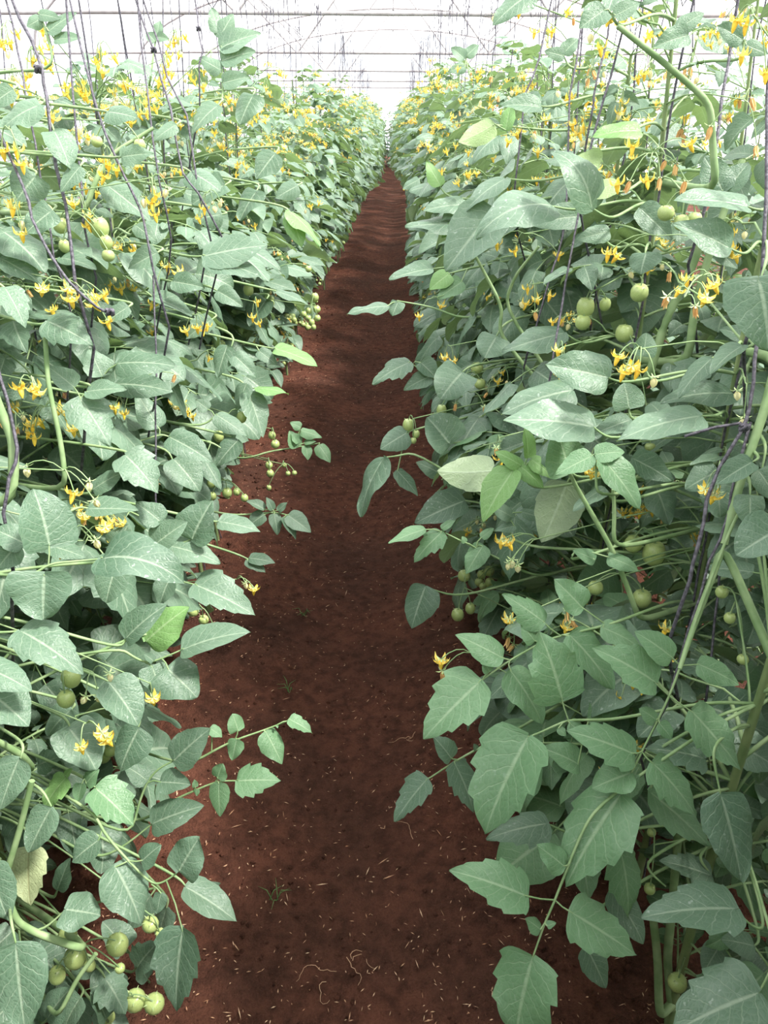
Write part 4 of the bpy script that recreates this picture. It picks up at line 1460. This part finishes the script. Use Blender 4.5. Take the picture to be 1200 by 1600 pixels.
#TW_BEGIN
TW = [
    (L_, 1.22, [(10, 0), (28, 75), (41, 150), (56, 225), (75, 325), (86, 400)], 'twine running down past the green tomatoes near the upper left, thinner one of the pair', None),
    (L_, 1.12, [(18, 0), (50, 62), (66, 110), (72, 150), (85, 260), (103, 320), (113, 400), (118, 440)], 'thick twisted pale twine with a knot, passing in front of the upper left green tomatoes', (60, 108)),
    (L_, 1.35, [(104, 0), (115, 150), (127, 300), (130, 345)], 'straight dark twine falling behind the upper left tomato cluster', None),
    (L_, 1.30, [(108, 0), (145, 150), (165, 210), (210, 310), (225, 345), (240, 420)], 'dark twine slanting across the yellow flower cluster in the upper left', None),
    (L_, 1.05, [(-25, 150), (0, 205), (35, 290), (50, 340), (80, 400), (108, 440), (150, 480), (172, 488)], 'dark twine that bends low to a blunt tied end above the left leaves', (172, 488)),
    (L_, 1.50, [(212, 0), (240, 80), (265, 170), (285, 270), (310, 300)], 'dark twine with a looped knot slanting over the pale leaves of the left bed', (240, 78)),
    (L_, 1.60, [(222, -5), (247, 65), (262, 120), (290, 180), (312, 300)], 'second dark twine through the same looped knot of the left bed', None),
    (L_, 1.40, [(215, 0), (230, 150), (250, 285)], 'thin dark twine hanging straight into the pale leaves of the left bed', None),
    (L_, 1.02, [(-15, 540), (0, 590), (20, 660), (27, 700), (15, 745), (5, 800)], 'dark twine wound round the thick stem at the left picture edge', None),
    (L_, 1.45, [(240, 430), (243, 500), (244, 580), (243, 700), (242, 780)], 'thin twine showing in short stretches between the mid left leaves', None),
    (L_, 1.9, [(305, 0), (310, 50), (316, 80), (312, 100)], 'bundle of twine hanging in loops above the left bed', (310, 45)),
    (R_, 1.0, [(1205, 0), (1200, 150), (1198, 300), (1192, 430)], 'thick black twine hanging at the right picture edge above a round leaf', None),
    (R_, 1.2, [(1145, 50), (1130, 150), (1117, 240), (1105, 310)], 'black twine running beside the thick pale shoot at the upper right', None),
    (R_, 1.3, [(985, 0), (965, 85), (945, 150), (928, 215)], 'black twine slanting left behind the orange wilted flowers', None),
    (R_, 1.5, [(915, 0), (900, 95), (891, 150), (886, 280), (880, 370), (862, 430), (835, 515)], 'long black twine from above down to the flower cluster of the right row', None),
    (R_, 1.45, [(950, 55), (935, 110), (928, 150), (924, 180)], 'short visible twine between two longer ones over the right row', None),
    (R_, .98, [(1195, 480), (1178, 560), (1172, 640), (1160, 672), (1125, 730), (1105, 780), (1090, 850), (1078, 910)], 'black twine curving down from a tied tuft beside the thick green shoot', (1163, 668)),
    (R_, 1.02, [(1172, 660), (1150, 745), (1138, 800), (1110, 880), (1078, 985), (1040, 1100)], 'frayed black twine behind the long pale leaf stalk', None),
    (R_, 1.0, [(1165, 660), (1120, 668), (1070, 682)], 'frayed loose twine tail sticking out sideways over a dark leaf', None),
    (R_, 1.2, [(1130, 860), (1122, 920), (1112, 1015), (1105, 1090)], 'straight dark twine behind the small spiky fruit at the right', None),
    (R_, 1.35, [(905, 330), (885, 440), (870, 520), (860, 580)], 'dark twine crossing the bare stems of the right row', None),
    (R_, 1.6, [(860, 0), (845, 90), (820, 150), (810, 250)], 'dark twine over the flowers in the middle of the right row', None),
]
for i, (side, z, pts, lab, knot) in enumerate(TW):
    P = [at(a, b, z) for a, b in pts]
    if pts[0][1] < 60:      # comes down from the overhead wire
        top = P[0].copy()
        top.z = WIRE_H
        top.x += -0.02 * side
        P = [top] + P
    pl = nearest_plant(P[-1], side)
    if 'tail' not in lab and 'tied end' not in lab:
        dirn = (P[-1] - P[-2]).normalized()
        P.append(P[-1] + (dirn + Vector((0, .5, -.8))).normalized() * .10)
        P.append(P[-1] + Vector((0.10 * side, .10, -.25)))
    twine(P, 0.0026 if 'thick' in lab else 0.0018 if 'thin' in lab else 0.0021, lab, None, at(*knot, z) if knot else None, seed=900 + i, wob=.003)
#TW_END

for i, p in enumerate(PLANTS):
    if p.line in ('next', 'end') or (p.line == 'front' and p.y < 1.0) or p.y > 24:
        continue
    rng = np.random.default_rng(70 + i)
    sd = 'left' if p.side < 0 else 'right'
    top = np.array((p.x + rng.uniform(-.05, .05), p.y + rng.uniform(-.15, .25), WIRE_H))
    pts = [top]
    for h in (0.92, 0.7, 0.45, 0.2):
        q = stem_at(p, p.H * h) + p.org
        pts.append(q + np.array([rng.uniform(-.012, .012), -0.012, 0]))
    pts.append(p.org + np.array([0.015, 0.0, 0.02]))
    where = 'front line' if p.line == 'front' else 'second line'
    twine(pts, 0.0022, f'dark twine holding up a plant in the {where} of the {sd} bed', f'twines of the {where} in the {sd} bed', seed=i,
          knot=top + np.array((0, 0, -.03)) if p.y < 6 else None)
    if rng.random() < 0.8 and p.y > 1.5:   # a spare bundle hanging in a loop from the wire
        x_, y_ = top[0] + rng.uniform(-.04, .04), top[1] + rng.uniform(.05, .15)
        dz = rng.uniform(.25, .6)
        lp = [(x_, y_, WIRE_H), (x_ + .015, y_, WIRE_H - dz * .6), (x_ + .02, y_ + .01, WIRE_H - dz), (x_ - .005, y_ + .01, WIRE_H - dz - .03), (x_ - .02, y_, WIRE_H - dz), (x_ - .012, y_, WIRE_H - dz * .5), (x_ - .004, y_, WIRE_H)]
        twine(lp, 0.0023, f'spare dark twine looped down from the wire over the {sd} bed', f'looped spare twines over the {sd} bed', seed=i + 500)

for side, xs in ((-1, (XL, XL - .44)), (1, (XR, XR + .44))):
    for j, x in enumerate(xs):
        mb = MB()
        mb.tube([(x, y, WIRE_H) for y in np.linspace(-2.8, 33.5, 30)], 0.0016, 5)
        sd = 'left' if side < 0 else 'right'
        wh = 'front line' if j == 0 else 'second line'
        tag(link('support_wire', mb.mesh('support_wire', [M_WIRE])), f'straight grey wire above the {wh} of plants in the {sd} bed', 'wire')

# ------------------------------------------------------------------ greenhouse shell
def box(mb, c, s, mat=0):
    c, s = np.array(c, float), np.array(s, float) / 2
    V = np.array([(a, b, d) for a in (-1, 1) for b in (-1, 1) for d in (-1, 1)]) * s + c
    F = [(0, 1, 3, 2), (4, 6, 7, 5), (0, 4, 5, 1), (2, 3, 7, 6), (0, 2, 6, 4), (1, 5, 7, 3)]
    mb.add(V, F, mat)


HW, EAVE, RIDGE, Y0, Y1 = 6.0, 2.5, 4.3, -3.0, 34.5
prof = [(HW * math.cos(a), EAVE + (RIDGE - EAVE) * math.sin(a)) for a in np.linspace(PI, 0, 25)]
mb = MB()
V = np.array([(x, y, z) for y in (Y0, Y1) for x, z in prof])
n = len(prof)
mb.add(V, [(i, i + 1, n + i + 1, n + i) for i in range(n - 1)])
tag(link('ceiling', mb.mesh('ceiling', [M_FILM])), 'arched white plastic film roof', 'roof', kind='structure')
for nm, x in (('wall_left', -HW), ('wall_right', HW)):
    mb = MB()
    mb.add([(x, Y0, -.05), (x, Y1, -.05), (x, Y1, EAVE), (x, Y0, EAVE)], [(0, 1, 2, 3)])
    tag(link(nm, mb.mesh(nm, [M_FILM])), 'white plastic film side wall', 'wall', kind='structure')
for nm, y in (('wall_back', Y1), ('wall_front', Y0)):
    mb = MB()
    V = [(x, y, -.05) for x, z in prof] + [(x, y, z) for x, z in prof]
    mb.add(V, [(i, i + 1, n + i + 1, n + i) for i in range(n - 1)])
    tag(link(nm, mb.mesh(nm, [M_FILM])), 'white plastic film end wall', 'wall', kind='structure')

TIE = 2.42
ys = [6.9, 9.3, 14.9, 20.8, 26.8, 33.0]
for i, y in enumerate(ys):
    t = bpy.data.objects.new('roof_truss', None)
    COL.objects.link(t)
    t.location = (0, y, TIE)
    tag(t, f'grey steel roof truss across the greenhouse, {["nearest", "second", "third", "fourth", "fifth", "last"][i]} down the path', 'roof truss', 'roof trusses')
    mb = MB()
    mb.tube([(-HW, 0, 0), (-3, 0, .02), (0, 0, .0), (3, 0, -.02), (HW, 0, 0)], 0.022, 8)
    link('tie_beam', mb.mesh('tie_beam', [M_STEEL]), t)
    mb = MB()
    mb.tube([(x * .998, 0, z - TIE - .02) for x, z in prof], 0.025, 6)
    link('arch', mb.mesh('arch', [M_STEEL]), t)
    for x0, x1 in ((-1.6, -3.2), (1.6, 3.2), (-1.6, 0), (1.6, 0)):
        a = math.acos(max(-1, min(1, x1 / HW)))
        mb = MB()
        mb.tube([(x0, 0, 0), (x1, 0, EAVE + (RIDGE - EAVE) * math.sin(a) - TIE - .04)], 0.014, 6)
        link('strut', mb.mesh('strut', [M_STEEL]), t)
for j, x in enumerate((-3.2, -1.6, 0, 1.6, 3.2)):
    z = EAVE + (RIDGE - EAVE) * math.sin(math.acos(x / HW)) - .05
    mb = MB()
    mb.tube([(x, Y0, z), (x, 10, z), (x, Y1, z)], 0.014, 6)
    tag(link(f'trim_{j + 1}', mb.mesh('purlin', [M_STEEL])), 'thin steel purlin under the film roof', 'purlin', kind='structure')

# ------------------------------------------------------------------ litter on the soil
mb = MB()
rng = np.random.default_rng(77)
for i in range(5200):
    y = 0.7 + 9 * rng.random() ** 1.6
    x = rng.uniform(-.75, .5)
    L = rng.uniform(.004, .012) * (1 if rng.random() < .93 else 2.4)
    W = rng.uniform(.0011, .0026)
    a = rng.uniform(0, PI)
    z = gz(x, y) + rng.uniform(.004, .008)
    d, q = np.array([math.cos(a), math.sin(a), rng.uniform(-.3, .3)]), np.array([-math.sin(a), math.cos(a), 0])
    c = np.array([x, y, z])
    mb.add([c - d * L / 2, c + q * W / 2 + np.array([0, 0, .0008]), c + d * L / 2, c - q * W / 2], [(0, 1, 2, 3)], 0, rnd=rng.random())
tag(link('fallen_petals', mb.mesh('fallen_petals', [M_STRAW], False)), 'dry petals and straw bits scattered on red soil', 'plant litter', kind='stuff')
mb = MB()
for i in range(2600):
    y = 0.7 + 6 * rng.random() ** 1.5
    x = rng.uniform(-1.0, .8)
    r = rng.uniform(.002, .009) * (1.4 if (x < -.5 or x > .25) else 0.8)
    c = np.array([x, y, gz(x, y) + r * .2])
    th = np.array([(1, 0, 0), (-1, 0, 0), (0, 1, 0), (0, -1, 0), (0, 0, 1), (0, 0, -1)], float) * r * rng.uniform(.6, 1.3, (6, 1))
    mb.add(th + c, [(0, 2, 4), (2, 1, 4), (1, 3, 4), (3, 0, 4), (2, 0, 5), (1, 2, 5), (3, 1, 5), (0, 3, 5)])
tag(link('soil_crumbs', mb.mesh('soil_crumbs', [M_SOIL])), 'loose crumbs of red soil lying along the path', 'soil crumbs', kind='stuff')

# little weeds on the path
WEEDS = [(475, 968, 'small grass tuft on the soil left of the path middle'), (452, 1085, 'thin grass blades on the path beside the drooping leafy twig'), (640, 1165, 'dry weed sprig on the soil at the right path edge'),
         (1000 - 570, 1405, 'bent green grass blade on the soil near the lower left plants'), (648, 1320, 'dry straw wisp lying on the path below the right leaves'), (550, 1500, 'dry curled root lying on the near soil'), (500, 1520, 'dry root tangle on the near soil')]
for i, (px, py, lab) in enumerate(WEEDS):
    r = np.random.default_rng(i)
    d = at(px, py, 1.0) - EYE
    t = -(CAM_H + 0.03) / d.z
    c = EYE + d * t
    c.z = gz(c.x, c.y)
    mb = MB()
    dry = lab.startswith('dry')
    if dry:
        for k in range(3):
            a0, q = r.uniform(0, 6.28), np.array([r.normal(0, .008), r.normal(0, .008), .004])
            strand = [q]
            for _ in range(9):
                a0 += r.normal(0, .55)
                q = q + np.array([math.cos(a0) * .008, math.sin(a0) * .008, r.normal(0, .0012)])
                q[2] = max(.002, q[2])
                strand.append(q)
            mb.tube(strand, np.linspace(.0009, .0004, 10), 4)
    for k in range(6 if not dry else 0):
        a = r.uniform(0, 6.28)
        h = r.uniform(.02, .05)
        b = np.array([r.normal(0, .006), r.normal(0, .006), 0])
        if dry:
            h *= .25
        mb.tube([b, b + np.array([math.cos(a) * .012, math.sin(a) * .012, h * .7]), b + np.array([math.cos(a) * .035, math.sin(a) * .035, h * (.7 if not dry else .2)])], [.0012, .001, .0003], 4)
    o = link('weed', mb.mesh('weed', [M_STRAW if dry else M_GRASS]))
    o.location = c
    tag(o, lab, 'weed')

# ------------------------------------------------------------------ light, camera, view
w = bpy.data.worlds.new('sky')
SC.world = w
w.use_nodes = True
bg = w.node_tree.nodes['Background']
bg.inputs[0].default_value = (0.93, 0.97, 1.0, 1)
bg.inputs[1].default_value = 2.1
sun = bpy.data.objects.new('sun', bpy.data.lights.new('sun', 'SUN'))
COL.objects.link(sun)
sun.data.energy = 15.0
sun.data.angle = math.radians(9)
sun.data.color = (1.0, 0.95, 0.87)
sun.rotation_euler = Vector((-0.50, 0.15, -0.85)).to_track_quat('-Z', 'Y').to_euler()

cam = bpy.data.cameras.new('camera')
co = bpy.data.objects.new('camera', cam)
COL.objects.link(co)
cam.sensor_fit = 'VERTICAL'
cam.sensor_height = 24.0
cam.sensor_width = 18.0
cam.lens = 24.0 * FPX / 1600
cam.clip_start = 0.02
cam.clip_end = 200
co.matrix_world = basis(RIGHT, UPV, -FWD, EYE)
SC.camera = co
SC.view_settings.view_transform = 'Standard'
SC.view_settings.look = 'None'
SC.view_settings.gamma = 1
SC.view_settings.exposure = 0.16
SC.view_settings.use_curve_mapping = False
SC.cycles.max_bounces = 8
SC.cycles.transparent_max_bounces = 8
